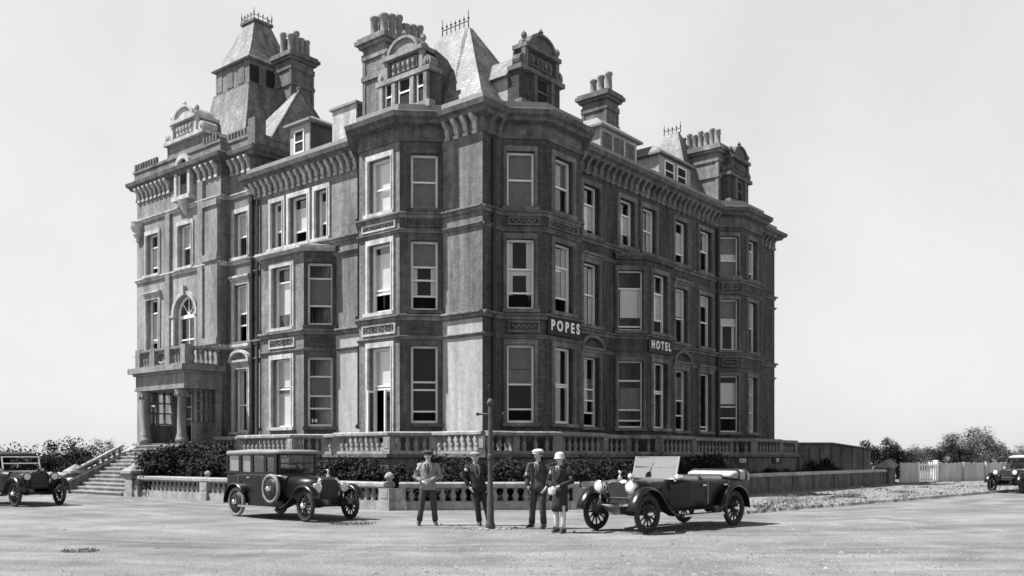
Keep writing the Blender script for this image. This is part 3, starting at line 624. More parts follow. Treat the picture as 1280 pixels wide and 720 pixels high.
chimney(-.15, 2.2, 5.1, 6.35, 14.9, 18.7, [(.1+i*.4, 5.4, 1.1+.12*((i*7) % 3-1)) for i in range(6)]+[(.1+i*.4, 6.0, 1.15+.12*((i*5) % 3-1)) for i in range(6)], 'render')
chimney(4.0, 5.4, 16.7, 18.0, 16.2, 22.6, [(4.2+i*.34, 17.0+j*.65, 1.0+.25*((i+j) % 3 == 1)) for i in range(4) for j in range(2)], 'dstone', 1.1)
chimney(11.9, 12.9, 2.5, 3.9, 15.3, 19.4, [(12.4, 2.7, 1.15), (12.4, 3.15, 1.1), (12.4, 3.6, 1.0)], 'dstone', 1.0, .2)
chimney(18.9, 19.9, .15, 2.5, 15, 18.1, [(19.2, .3+i*.34, 1+.15*(i % 2)) for i in range(7)]+[(19.6, .5+i*.4, 1) for i in range(5)], 'render', .95, .16)

# --- ornamental gables
def gable(F, w, z0, top, depth, mt, sid, wins, name='gable', roofmt='slate', scroll=True, shoulder=.74, hgt=None):
    """F starts at the left foot of the gable; outline: plinth, window storey, volutes, frieze storey, segmental pediment"""
    H = hgt or (top-z0); c = w/2; zs = z0+H*.5; zf = z0+H*.76; k = w/2*shoulder
    m = MB()
    ops = ops_of(wins)
    half = [(w/2, z0), (w/2, zs)]
    if scroll:
        for i in range(7): a = PI/2*i/6; half.append((k+(w/2-k)*(1-math.sin(a)), zs+(zf-zs)*.85*(1-math.cos(a))))
    half += [(k, zf)]
    poly = [(c-s, z) for s, z in half]; poly += [(c+s, z) for s, z in half[::-1]]
    body = MB(); body.fprism(F, poly, -depth, 0); g = body.build(name, mt, hotel)
    d = MB()
    d.fbox(F, -.12, w+.12, -.1, .22, z0-.05, z0+.22)
    d.fbox(F, c-w/2-.1, c+w/2+.1, -depth*.9, .2, zs-.12, zs+.06)
    d.fbox(F, c-k-.12, c+k+.12, -depth*.9, .24, zf, zf+.16)
    N = 12; r = k*.8; hh = top-zf-.16
    d.fprism(F, [(c+r*math.cos(PI*i/N), zf+.16+hh*math.sin(PI*i/N)) for i in range(N+1)], -depth*.8, .1)
    for i in range(N):
        a0, a1 = PI*i/N, PI*(i+1)/N
        d.fprism(F, [(c+q*rr*math.cos(a)/1.0, zf+.16+(hh*q)*math.sin(a)) for q, a, rr in ((1.1, a0, r), (1.1, a1, r), (.92, a1, r), (.92, a0, r))], -depth*.8, .2)
    d.fprism(F, [(c-k*.72, zs+.22), (c+k*.72, zs+.22), (c+k*.72, zf-.1), (c-k*.72, zf-.1)], -.05, .05)
    if wins:
        for s in [wins[0][0]-.14]+[(a[1]+b[0])/2 for a, b in zip(wins, wins[1:])]+[wins[-1][1]+.14]:
            d.fbox(F, s-.09, s+.09, -.02, .17, z0+.24, zs-.14)
    for s_ in (-1, 1):      # volutes on the shoulders, ball finials, a fan in the pediment
        for q, rr in ((.0, .24), (.04, .15), (.08, .07)):
            d.fprism(F, [(c+s_*(w/2-.16)+rr*math.cos(2*PI*i/12), zs+.26+rr*math.sin(2*PI*i/12)) for i in range(12)], -depth*.5, .1+q)
        d.fbox(F, c+s_*k-.1, c+s_*k+.1, -.05, .14, zs+.07, zf-.003)
        pz = [(.05, zf+.16), (.09, zf+.22), (.05, zf+.28), (.12, zf+.42), (.1, zf+.52), (.02, zf+.62)]; d.lathe(pz, F(c+s_*(k+.06), .05, 0), 8)
    d.lathe([(.08, top-.02), (.05, top+.08), (.11, top+.18), (.02, top+.32)], F(c, .05, 0), 8)
    d.build('gable_dressing', sid, g)
    for i in range(5):
        q = MB(); s = c-k*.55+k*1.1*i/4; q.ball(F(s, .08, (zs+.22+zf-.1)/2), (.1, .1, .16), 7, 5)
        q.build('carved_boss', sid, g)
    for a, b, z_0, z_1 in ops:
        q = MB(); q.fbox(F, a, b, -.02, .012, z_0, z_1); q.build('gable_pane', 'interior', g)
        q = MB(); q.fbox(F, a, a+.07, .0, .05, z_0, z_1); q.fbox(F, b-.07, b, .0, .05, z_0, z_1); q.fbox(F, a+.07, b-.07, .0, .05, z_1-.07, z_1); q.fbox(F, a+.07, b-.07, .0, .05, (z_0+z_1)/2-.03, (z_0+z_1)/2+.03)
        q.build('sash', 'rstone' if mt == 'brick' else 'white', g)
    return g
Fg = Frame((-.3, 2.35), (-.3, 5.15))
gable(Fg, Fg.len, 14.98, 17.95, .6, 'bay_render', 'prender', [(.3, .72, 15.3, 16.45), (1.05, 1.75, 15.3, 16.45), (2.08, 2.5, 15.3, 16.45)], shoulder=.7)
m = MB(); m.prism([(.2, 2.6, 15), (3.0, 2.6, 15), (3.0, 2.6, 15.2), (2.0, 2.6, 15.9), (1.4, 2.6, 16.7), (.9, 2.6, 17.2), (.2, 2.6, 17.4)], (0, 2.3, 0)); m.build('dormer_side', 'dslate', hotel)
Fg = Frame((4.35, -.3), (1.75, -.3))
gable(Fg, Fg.len, 14.98, 18.0, .55, 'brick', 'dstone', [(.8, 1.6, 15.3, 16.4)], shoulder=.76)
m = MB(); m.box(1.77, 4.2, .2, 2.6, 15, 16.2); m.build('dormer_side', 'pale_render', hotel)
m = MB(); m.prism([(1.55, .2, 16.2), (4.4, .2, 16.2), (3.8, .2, 17.1), (3.1, .2, 17.4), (2.4, .2, 17.2)], (0, 2.6, 0)); m.build('dormer_roof', 'slate', hotel)
Fg = Frame((21.7, -.25), (19.25, -.25))
gable(Fg, Fg.len, 14.98, 18.2, .6, 'brick', 'dstone', [(.8, 1.6, 15.3, 16.4)], shoulder=.76)
m = MB(); m.prism([(19.1, .35, 15), (19.1, .35, 16.6), (19.1, 1.2, 17.3), (19.1, 3.2, 15)], (2.4, 0, 0)); m.build('dormer_roof', 'slate', hotel)
Fg = Frame((-.5, 17.5), (-.5, 20.9))
gable(Fg, Fg.len, 15.9, 18.95, 1.3, 'render', 'stone', [], shoulder=.62)
# arched attic window under the pavilion gable
m = MB(); c = 19.2-17.5; N = 10
for i in range(N):
    a0, a1 = PI*i/N, PI*(i+1)/N; m.fprism(Fg, [(c+r*math.cos(a), 15.9+r*math.sin(a)) for r, a in ((.7, a0), (.7, a1), (.48, a1), (.48, a0))], -.3, .22)
m.fbox(Fg, c-.7, c-.48, -.3, .22, 14.5, 15.9); m.fbox(Fg, c+.48, c+.7, -.3, .22, 14.5, 15.9); m.fbox(Fg, c-.8, c+.8, -.3, .32, 14.3, 14.5)
m.lathe([(.04, 13.6), (.22, 13.85), (.42, 14.3), (.1, 14.32)], Fg(c, -.02, 0), 12)
aw = m.build('attic_window', 'stone', hotel)
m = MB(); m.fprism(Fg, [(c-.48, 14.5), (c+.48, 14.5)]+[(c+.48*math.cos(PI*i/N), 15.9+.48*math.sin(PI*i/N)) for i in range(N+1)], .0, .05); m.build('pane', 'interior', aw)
m = MB(); m.fbox(Fg, c-.48, c-.38, .06, .11, 14.5, 16.0); m.fbox(Fg, c+.38, c+.48, .06, .11, 14.5, 16.0); m.fbox(Fg, c-.38, c+.38, .06, .11, 14.5, 14.62); m.fbox(Fg, c-.38, c+.38, .06, .11, 15.8, 15.92); m.build('sash', 'white', aw)

# --- dormers
def dormer(F, w, z0, z1, depth, wins, side, eave=.22, rise=.45, front='pale_render', roofmt='lead'):
    m = MB(); m.fbox(F, 0, w, -.06, 0, z0, z1); d = m.build('dormer', front, hotel)
    m = MB(); m.fbox(F, .02, w-.02, -depth, -.062, z0, z1-.02); m.build('dormer_cheek', side, d)
    m = MB(); e = eave
    lo = [F(-e, e, z1), F(w+e, e, z1), F(w+e, -depth, z1), F(-e, -depth, z1)]
    mid = [p+Vector((0, 0, .1)) for p in lo]; i_ = min(w/2-.05, depth/2, .6)
    up = [F(i_, -i_, z1+.1+rise), F(w-i_, -i_, z1+.1+rise), F(w-i_, -depth, z1+.1+rise), F(i_, -depth, z1+.1+rise)]
    m.loft([lo, mid, up]); m.build('dormer_roof', roofmt, d)
    for a, b, c_, e_ in wins:
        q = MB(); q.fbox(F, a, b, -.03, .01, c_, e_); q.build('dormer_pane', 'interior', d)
        q = MB(); q.fbox(F, a-.06, a, -.01, .05, c_-.06, e_+.06); q.fbox(F, b, b+.06, -.01, .05, c_-.06, e_+.06); q.fbox(F, a, b, -.01, .05, e_, e_+.06); q.fbox(F, a, b, -.01, .05, c_-.06, c_); q.fbox(F, a, b, -.01, .04, (c_+e_)/2-.025, (c_+e_)/2+.025); q.build('sash', 'white', d)
F = Frame((.3, 10.45), (.3, 11.85)); dormer(F, F.len, 14.95, 16.45, 2.2, [(.42, 1.0, 15.25, 16.15)], 'dslate')
F = Frame((.3, 7.35), (.3, 8.9)); dormer(F, F.len, 14.95, 16.5, 1.8, [], 'dslate', rise=.15, eave=.1, front='stone')
F = Frame((11.2, .35), (8.2, .35)); dormer(F, F.len, 14.95, 16.1, 2.0, [], 'pale_render', rise=.6, front='stone')
m = MB()
for k in range(3): m.fbox(F, .2+k*.95, .95+k*.95, -.01, .03, 15.1, 15.95)
m.build('dormer_panel', 'dstone', hotel)
F = Frame((16.3, .35), (13.2, .35)); dormer(F, F.len, 14.95, 16.15, 2.0, [(.55, 1.35, 15.1, 15.95), (1.75, 2.55, 15.1, 15.95)], 'pale_render', rise=.6, roofmt='slate')
far_roof = facet_roof([(17.4, .9, 15), (21.5, .9, 15), (21.5, 4.5, 15), (17.4, 4.5, 15)], [(18.5, 2.3, 19.1), (18.7, 2.3, 19.1), (18.7, 3.1, 19.1), (18.5, 3.1, 19.1)], 'far_corner_roof', 'slate')
cresting((18.6, 2.2, 0), (18.6, 3.2, 0), 19.1, 4, .42, far_roof)

# --- porch of the pavilion
porch_o = MB()
py0, py1, pxf = 16.05, 20.4, -2.45
porch_o.box(pxf, -.47, py0, py1, 4.9, 5.5); porch_o.box(pxf-.1, -.47, py0-.1, py1+.1, 5.5, 5.62); porch_o.box(pxf-.28, -.47, py0-.28, py1+.28, 5.62, 5.88); porch_o.box(pxf-.04, -.47, py0-.04, py1+.04, 4.78, 4.9)
porch = porch_o.build('porch', 'porch', hotel)
m = MB(); m.box(pxf-.1, -.47, py0-.1, py1+.1, 1.9, 2.25); m.box(pxf, -.47, py0, py1, 0, 1.9); m.build('porch_floor', 'dstone', porch)
col_p = [(.30, 2.25), (.30, 2.5), (.24, 2.52), (.27, 2.6), (.22, 2.7), (.22, 3.1), (.20, 4.2), (.22, 4.25), (.2, 4.3), (.24, 4.42), (.34, 4.68), (.34, 4.78)]
cmb = MB(); cmb.lathe(col_p, n=16)
for k in range(8):
    a = k*PI/4+PI/8; cmb.ball((.3*math.cos(a), .3*math.sin(a), 4.5), (.07, .07, .11), 6, 4)
col0 = cmb.build('column', 'porch', porch, True); col0.location = (pxf+.32, py0+.72, 0)
for x, y in ((pxf+.32, py1-.42), (pxf+.32, py0+1.0), (pxf+.32, py1-1.0)):
    if y in (py0+1.0, py1-1.0): continue
    c2 = link_copy(col0, porch); c2.location = (x, y, 0)
m = MB(); m.box(-.75, -.47, py0+.05, py0+.4, 2.25, 4.78); m.build('pilaster', 'porch', porch)
m = MB(); m.box(-.75, -.47, py1-.4, py1-.05, 2.25, 4.78); m.build('pilaster', 'porch', porch)
m = MB(); m.box(pxf+.7, -.8, py0+.2, py0+.28, 3.2, 4.76); m.build('side_light', 'glass', porch)
m = MB()
for k in range(5): x = pxf+.7+k*.24; m.box(x-.025, x+.025, py0+.16, py0+.32, 3.2, 4.78)
for z in (3.22, 3.75, 4.25, 4.72): m.box(pxf+.7, -.75, py0+.17, py0+.31, z-.03, z+.03)
m.box(pxf+.62, -.72, py0+.1, py0+.4, 2.25, 3.17); m.build('side_screen', 'render', porch)
m = MB(); m.box(pxf+.5, -.8, py1-.28, py1-.2, 3.2, 4.76); m.build('side_light', 'cglass', porch)
m = MB()
for k in range(4): x = pxf+.5+k*.43; m.box(x-.03, x+.03, py1-.32, py1-.16, 3.2, 4.78)
for z in (3.22, 3.75, 4.25, 4.72): m.box(pxf+.5, -.75, py1-.31, py1-.17, z-.03, z+.03)
m.box(pxf+.42, -.72, py1-.4, py1-.1, 2.25, 3.17); m.build('side_screen', 'dstone', porch)
# porch balcony
bal_mb = MB(); bal_mb.lathe([(.07, 0), (.07, .06), (.045, .08), (.075, .2), (.085, .28), (.06, .4), (.038, .5), (.05, .56), (.07, .58), (.07, .64)], n=8)
ball_me = None
def parapet_rail(path, z, parent, mt, h=.64, skip=()):
    m = MB(); m.sweep(path, [(-.14, z), (.14, z), (.14, z+.1), (-.14, z+.1)]); m.build('base_rail', mt, parent)
    m = MB(); m.sweep(path, [(-.15, z+h+.1), (.15, z+h+.1), (.18, z+h+.16), (.18, z+h+.24), (-.18, z+h+.24), (-.18, z+h+.16)]); m.build('coping', mt, parent)
pb = [(-.6, py0+.15), (pxf+.2, py0+.15), (pxf+.2, py1-.15), (-.6, py1-.15)]
parapet_rail(pb[::-1], 5.88, porch, 'porch', .62)
for x, y in ((pxf+.2, py0+.15), (pxf+.2, py1-.15), (pxf+.2, py0+1.5), (pxf+.2, py1-1.5)): m = MB(); m.box(x-.2, x+.2, y-.2, y+.2, 5.88, 6.8); m.build('balcony_pier', 'porch', porch)
m = MB()
for k in range(16):
    a = 2*PI*k/16; b = 2*PI*(k+1)/16
    m.tube([(pxf+.2, (py0+py1)/2+.55*math.cos(a), 6.33+.28*math.sin(a)), (pxf+.2, (py0+py1)/2+.55*math.cos(b), 6.33+.28*math.sin(b))], .07, 6)
m.build('balcony_ring', 'porch', porch)
bp = bal_mb.build('baluster', 'porch', porch, True); bp.location = (-.9, py0+.15, 5.98); bp.scale.z = .97
for i in range(4): b_ = link_copy(bp, porch); b_.location = (-1.15-i*.25, py0+.15, 5.98)
for i in range(4): b_ = link_copy(bp, porch); b_.location = (pxf+.2, py0+.5+i*.26, 5.98)
for i in range(4): b_ = link_copy(bp, porch); b_.location = (pxf+.2, py1-.5-i*.26, 5.98)
# basement terrace that carries the ground floor walk
RG = R_END[1:]+Or+R_BAY+[(0, 0)]; LG = [(0, 0)]+L_BAY+Ol+[(0, 16.0)]
TER = [(25.7, 2)]+RG[:-1]+LG
m = MB(); m.sweep(TER, [(-.02, 0), (.95, 0), (.95, 1.55), (1.08, 1.6), (1.08, 1.73), (-.02, 1.735)]); m.build('terrace', 'dstone', hotel)

# ------------------------------------------------------------------ balustrades
def balustrade(root, path, z, mt, h, spacing, pier_w, pier_every, base_h=.0, cop=.2, profile_scale=1.0, ball_at=(), proto=[None], skip=()):
    P = [Vector((p[0], p[1], 0)) for p in path]
    m = MB(); m.sweep(path, [(-.16, z), (.16, z), (.16, z+base_h+.1), (-.16, z+base_h+.1)]); m.build('plinth', mt, root)
    zt = z+base_h+.1+h
    m = MB(); m.sweep(path, [(-cop*.8, zt), (cop*.8, zt), (cop, zt+.05), (cop, zt+.14), (cop*.7, zt+.18), (-cop*.7, zt+.18), (-cop, zt+.14), (-cop, zt+.05)]); m.build('coping', mt, root)
    first = None; n = 0
    for i, (a, b) in enumerate(zip(P, P[1:])):
        L = (b-a).length; d = (b-a)/L
        k = max(1, round(L/pier_every)); ps = [j*L/k for j in range(k+1)]
        for j, s in enumerate(ps):
            if j == k and i < len(P)-2: continue
            q = a+d*s; w = pier_w/2; F = Frame((q-d*w)[:2], (q+d*w)[:2]); pm = MB()
            pm.fbox(F, 0, pier_w, -w, w, z, zt-.002); pm.fbox(F, .07, pier_w-.07, -w-.015, w+.015, z+base_h+.2, zt-.1); pm.fbox(F, -.05, pier_w+.05, -w-.05, w+.05, z-.003, z+base_h+.1)
            pm.build('pier', mt, root)
        for s0, s1 in zip(ps, ps[1:]):
            free = s1-s0-pier_w; c = int(free/spacing)
            for t in range(c):
                s = s0+pier_w/2+free*(t+.5)/c; q = a+d*s; n += 1
                if first is None:
                    bm_ = MB(); bm_.lathe([(.085*profile_scale, 0), (.085*profile_scale, .1*h), (.055*profile_scale, .13*h), (.095*profile_scale, .3*h), (.10*profile_scale, .42*h), (.07*profile_scale, .6*h), (.045*profile_scale, .78*h), (.06*profile_scale, .86*h), (.085*profile_scale, .9*h), (.085*profile_scale, h)], n=8)
                    first = bm_.build('baluster', mt, root, True); o = first
                else: o = link_copy(first, root)
                o.location = (q.x, q.y, z+base_h+.1)
    return n
def offset(path, t):
    P = [Vector((p[0], p[1], 0)) for p in path]; out = []
    for i, p in enumerate(P):
        ds = []
        if i > 0: ds.append((p-P[i-1]).normalized())
        if i < len(P)-1: ds.append((P[i+1]-p).normalized())
        ns = [Vector((-d.y, d.x, 0)) for d in ds]; mm = sum(ns, Vector()).normalized(); q = p+mm*(t/mm.dot(ns[0])); out.append((q.x, q.y))
    return out
TB = offset(TER, .82); kc = len(RG)  # index of the corner in TER
ci = TER.index((0, 0))
tb1 = bld('terrace_balustrade', 'stone balustrade on the terrace along the sunlit front of the hotel', 'balustrade')
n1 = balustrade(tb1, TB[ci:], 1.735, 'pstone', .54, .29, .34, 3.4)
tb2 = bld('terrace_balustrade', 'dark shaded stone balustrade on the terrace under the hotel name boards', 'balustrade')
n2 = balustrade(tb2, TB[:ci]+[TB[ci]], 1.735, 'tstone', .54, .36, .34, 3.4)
print('balusters', n1, n2, 'windows', nwin)

# name boards
def lettering(txt, F, s, t, z, size, mt, parent, name='lettering', sp=1.0, sx=1.0):
    cu = bpy.data.curves.new(name, 'FONT'); cu.body = txt; cu.size = size; cu.align_x = 'CENTER'; cu.align_y = 'CENTER'; cu.extrude = .015; cu.offset = size*.035; cu.space_character = sp
    o = bpy.data.objects.new('tmp', cu); COL.objects.link(o)
    dg = bpy.context.evaluated_depsgraph_get(); me = bpy.data.meshes.new_from_object(o.evaluated_get(dg)); bpy.data.objects.remove(o)
    me.materials.clear(); me.materials.append(M[mt])
    q = bpy.data.objects.new(name, me); COL.objects.link(q); q.parent = parent
    right = -F.d; up = Vector((0, 0, 1)); p = F(s, t, z)
    q.matrix_local = Matrix(((right.x*sx, up.x, F.n.x, p.x), (right.y*sx, up.y, F.n.y, p.y), (right.z, up.z, F.n.z, p.z), (0, 0, 0, 1)))
def sign(F, s0, s1, z0, z1, txt, size, label, sx=1.0, sp=1.0):
    t = bld('name_board', label, 'sign')
    m = MB(); m.fbox(F, s0, s1, .03, .09, z0, z1); m.build('board', 'black', t)
    lettering(txt, F, (s0+s1)/2, .095, (z0+z1)/2, size, 'white', t, sx=sx, sp=sp)
sign(Frame((4.59, -1.15), (2.29, -1.15)), .05, 2.22, 6.27, 6.98, "POPES", .54, "black name board lettered POPES in white on the corner bay", 0.86, 1.6)
sign(Frame(Or[1], Or[2]), .1, 2.2, 6.27, 6.95, 'HOTEL', .50, 'black name board lettered HOTEL in white on the two storey bay', 0.78, 1.6)
F = Frame((25, -1.853), (14, -1.853))
sign(F, 25-18.15, 25-16.75, 1.26, 1.56, 'ICES', .27, 'small black board lettered ICES in white under the terrace by the tourer', 1.0, 1.5)
sign(F, 25-22.15, 25-21.15, 1.26, 1.56, 'SP', .27, 'smaller board lettered SP in white under the far end of the terrace', 1.0, 1.4)
# ------------------------------------------------------------------ foliage helpers
def leaves(center, rad, n, size, seed, clumps=14, squash=1.0, mb=None, low=-1.0):
    """many small leaf faces gathered in uneven clumps through an ellipsoid"""
    R_ = random.Random(seed); mb = mb or MB(); cs = []
    for i in range(clumps):
        while True:
            p = Vector((R_.uniform(-1, 1), R_.uniform(-1, 1), R_.uniform(low, 1)))
            if .25 < p.length < .95: break
        cs.append((p, R_.uniform(.22, .46)))
    for i in range(n):
        p, r = R_.choice(cs); q = Vector((R_.gauss(0, 1), R_.gauss(0, 1), R_.gauss(0, 1))).normalized()*r*(R_.random()**.45)
        w = p+q; c = Vector((center[0]+w.x*rad[0], center[1]+w.y*rad[1], center[2]+w.z*rad[2]))
        d = (q.normalized()+Vector((R_.gauss(0, .5), R_.gauss(0, .5), R_.gauss(.3, .5)))).normalized()
        a = d.orthogonal().normalized(); a = (a*math.cos(i)+d.cross(a)*math.sin(i)); b = d.cross(a); s = size*R_.uniform(.6, 1.4)
        if c.z < .02: continue
        mb.add([c-a*s, c+b*s*.55, c+a*s, c-b*s*.55], [(0, 1, 2, 3)])
    return mb
def trunk_mb(h, r, seed, limbs=5, spread=.5):
    R_ = random.Random(seed); m = MB(); m.tube([(0, 0, -.1), (.04*h*R_.uniform(-1, 1), .02*h, h*.4), (.05*h*R_.uniform(-1, 1), 0, h)], [r*1.3, r*.85, r*.35], 8)
    for i in range(limbs):
        a = i*2.4+R_.random(); z = h*R_.uniform(.35, .8); l = h*spread*R_.uniform(.6, 1)
        m.tube([(0, 0, z), (math.cos(a)*l*.5, math.sin(a)*l*.5, z+l*.35), (math.cos(a)*l, math.sin(a)*l, z+l*.75)], [r*.5, r*.3, r*.1], 6)
    return m
def tree(name, label, cat, loc, h, rad, n, size, seed, leaf='leaf', clumps=16, group=None, low=-.9, cz=None):
    t = thing(name, label, cat, loc, 0, group)
    trunk_mb(h*.8, .03*h+.03, seed).build('trunk', 'bark', t, True)
    leaves((0, 0, cz or h-rad[2]), rad, n, size, seed, clumps, low=low).build('crown', leaf, t)
    return t

# ------------------------------------------------------------------ street wall, piers, steps
wl_ = bld('street_balustrade', 'pale stone balustrade along the road between the ball finial pier and the entrance steps', 'balustrade')
balustrade(wl_, [(-6.1, -1.6), (-6.1, 13.2)], 0, 'pstone', .40, .30, .46, 4.9, base_h=.17, cop=.24, profile_scale=1.1)
m = MB(); m.lathe([(.15, .86), (.08, .89), (.07, .93), (.145, .97), (.155, 1.03), (.1, 1.12), (.02, 1.16)], (-6.1, -1.6, 0), 12); m.build('ball_finial', 'pstone', wl_, True)
m = MB(); m.lathe([(.14, .86), (.08, .89), (.07, .92), (.12, .96), (.13, 1.0), (.08, 1.07), (.02, 1.1)], (-6.1, 8.3, 0), 12); m.build('ball_finial', 'pstone', wl_, True)
wc_ = bld('street_balustrade', 'pale stone balustrade crossing the street corner behind the standing men', 'balustrade')
balustrade(wc_, [(-2.2, -5.9), (-5.9, -1.83)], 0, 'pstone', .40, .31, .40, 6, base_h=.17, cop=.24, profile_scale=1.1)
wr_ = bld('street_balustrade', 'shaded stone balustrade along the road behind the open tourer', 'balustrade')
balustrade(wr_, [(9.0, -5.9), (-1.75, -5.9)], 0, 'dstone', .40, .31, .40, 3.6, base_h=.17, cop=.24, profile_scale=1.1)
gw = bld('garden_wall', 'long dark panelled garden wall with a pale coping running to the gate piers', 'wall')
F = Frame((26.6, -5.9), (9.2, -5.9)); m = MB(); m.fbox(F, 0, F.len, -.14, .14, 0, .78)
m.build('wall_body', 'dstone', gw)
for k in range(7):
    q = MB(); s = .2+k*2.47; q.fbox(F, s, s+.25, -.18, .18, 0, .79); q.build('pier', 'dstone', gw)
m = MB(); m.sweep([(26.6, -5.9), (9.2, -5.9)], [(-.2, .78), (.2, .78), (.22, .84), (.16, .93), (-.16, .93), (-.22, .84)]); m.build('coping', 'stone', gw)
gw2 = bld('garden_wall', 'low stone wall beyond the entrance steps behind the car at the left edge', 'wall')
F = Frame((-6.1, 19.2), (-6.1, 32)); m = MB(); m.fbox(F, 0, F.len, -.14, .14, 0, .75); m.build('wall_body', 'dstone', gw2)
m = MB(); m.sweep([(-6.1, 19.2), (-6.1, 32)], [(-.2, .75), (.2, .75), (.22, .8), (.16, .9), (-.16, .9), (-.22, .8)]); m.build('coping', 'pstone', gw2)
def gate_pier(x, y, h, w, label, mt, cap='pstone', group=None):
    t = thing('gate_pier', label, 'gate pier', B(x, y), ANG, group); m = MB(); k = w/2
    m.box(-k, k, -k, k, 0, h-.42); m.box(-k-.05, k+.05, -k-.05, k+.05, -.01, .2); m.box(-k-.06, k+.06, -k-.06, k+.06, h-.55, h-.47); m.build('shaft', mt, t)
    m = MB(); e = k+.12; m.box(-e, e, -e, e, h-.42, h-.32); m.add([(-e, -e, h-.318), (e, -e, h-.318), (e, e, h-.318), (-e, e, h-.318), (0, 0, h)], [(0, 1, 4), (1, 2, 4), (2, 3, 4), (3, 0, 4)]); m.build('cap', cap, t)
gate_pier(-6.15, 13.55, 1.36, .58, 'pale stone pier with pyramid cap at the near side of the entrance steps', 'pstone')
gate_pier(-6.15, 18.75, 1.3, .55, 'stone pier with pyramid cap at the far side of the steps', 'dstone')
gate_pier(26.85, -5.9, 1.42, .6, 'dark gate pier with pale pyramid cap ending the long garden wall', 'dstone')
gate_pier(28.3, -5.6, 1.5, .6, 'dark gate pier with pale pyramid cap next to the white gate', 'dstone')
st = bld('entrance_steps', 'flight of pale stone steps with a sloping parapet climbing from the road to the porch', 'steps')
for k in range(13):
    m = MB(); x = -6.55+k*.25; m.box(x, -2.4 if k == 12 else x+.36, 13.9, 18.32, 0 if k == 0 else k*.165-.03, (k+1)*.165-.055); m.box(x-.04, x+.30, 13.88, 18.33, (k+1)*.165-.054, (k+1)*.165); m.build('step', 'pstone', st)
def slope_box(y0, y1, x0, x1, za, zb, ha, hb):
    m = MB(); m.hexa([(x0, y0, za), (x1, y0, zb), (x1, y1, zb), (x0, y1, za), (x0, y0, za+ha), (x1, y0, zb+hb), (x1, y1, zb+hb), (x0, y1, za+ha)]); return m
slope_box(18.35, 18.75, -6.65, -3.4, -.02, 1.25, .50, .78).build('parapet', 'render', st)
slope_box(18.30, 18.80, -6.7, -3.4, .482, 2.032, .1, .1).build('parapet_coping', 'pstone', st)
slope_box(18.42, 18.68, -6.4, -4.1, .92, 2.08, .1, .1).build('handrail', 'pstone', st)
for k in range(9):
    x = -6.3+k*.26; zb = .56+(x+6.7)*.47; m = MB(); m.lathe([(.05, zb), (.08, zb+.1), (.05, zb+.22), (.06, zb+.36)], (x, 18.55, 0), 8); m.build('baluster', 'dstone', st)
m = MB(); m.box(-3.38, -2.95, 18.3, 18.8, 0, 2.12); m.box(-3.45, -2.85, 18.2, 18.9, 2.12, 2.24); m.build('end_pier', 'pstone', st)

# ------------------------------------------------------------------ right hand side: verge, gate, fence, outbuilding
pts = [G(905, 646), G(945, 641), G(1000, 636.5), G(1060, 632), G(1140, 625.5), G(1230, 617.5), G(1330, 611), G(1420, 606)]
back = [B(9.0, -5.7), B(18, -5.7), B(26, -5.7), B(28.5, -5.0), G(1172, 603), G(1235, 600), G(1330, 597), G(1420, 595)]
m = MB(); top = [Vector((p.x, p.y, .09)) for p in pts]; bk = [Vector((p.x, p.y, .12)) for p in back]; bt = [Vector((p.x, p.y-.05, -.02)) for p in pts]
def dense(P, j):
    out = []; Q = random.Random(8)
    for a, b in zip(P, P[1:]):
        for i in range(14): out.append(a.lerp(b, i/14)+Vector((Q.uniform(-j, j), Q.uniform(-j, j), Q.uniform(-j, j)*.15)))
    return out+[P[-1]]
top = dense(top, .10); bk = dense(bk, .0); bt = [Vector((p.x+.02, p.y-.08, -.02)) for p in top]
n = len(top)
m.add(bt+top+bk, [(i, i+1, n+i+1, n+i) for i in range(n-1)]+[(n+i, n+i+1, 2*n+i+1, 2*n+i) for i in range(n-1)])
struct(m.build('verge', 'verge'))
R_ = random.Random(5); m = MB()
for i in range(1900):
    t = R_.random()**.75*(n-1.01); k = int(t); fr = t-k; a = top[k].lerp(top[k+1], fr); b = bk[k].lerp(bk[k+1], fr); q = a.lerp(b, R_.random()**1.8)
    hgt = R_.uniform(.03, .13)*(.7+.6*(math.sin(q.x*1.7)+math.sin(q.y*.9) > .5))
    for j in range(4):
        aa = R_.uniform(0, 2*PI); w = .012; tip = q+Vector((math.cos(aa)*hgt*.7, math.sin(aa)*hgt*.7, hgt)); s = Vector((-math.sin(aa), math.cos(aa), 0))*w
        m.add([q-s, q+s, tip], [(0, 1, 2)])
stuff(m.build('verge_grass', 'grass'), 'pale dry grass and weeds along the road edge', 'grass')
m = MB(); R_ = random.Random(15)
for i in range(60):
    t = R_.random()**.75*(n-1.01); k = int(t); q = top[k].lerp(bk[k], R_.random()**1.5); leaves((q.x, q.y, q.z+.05), (R_.uniform(.12, .4), R_.uniform(.1, .3), R_.uniform(.05, .14)), 60, .03, 200+i, 5, low=-.4, mb=m)
stuff(m.build('verge_weeds', 'leaf2'), 'dark low weeds scattered through the verge', 'weeds')
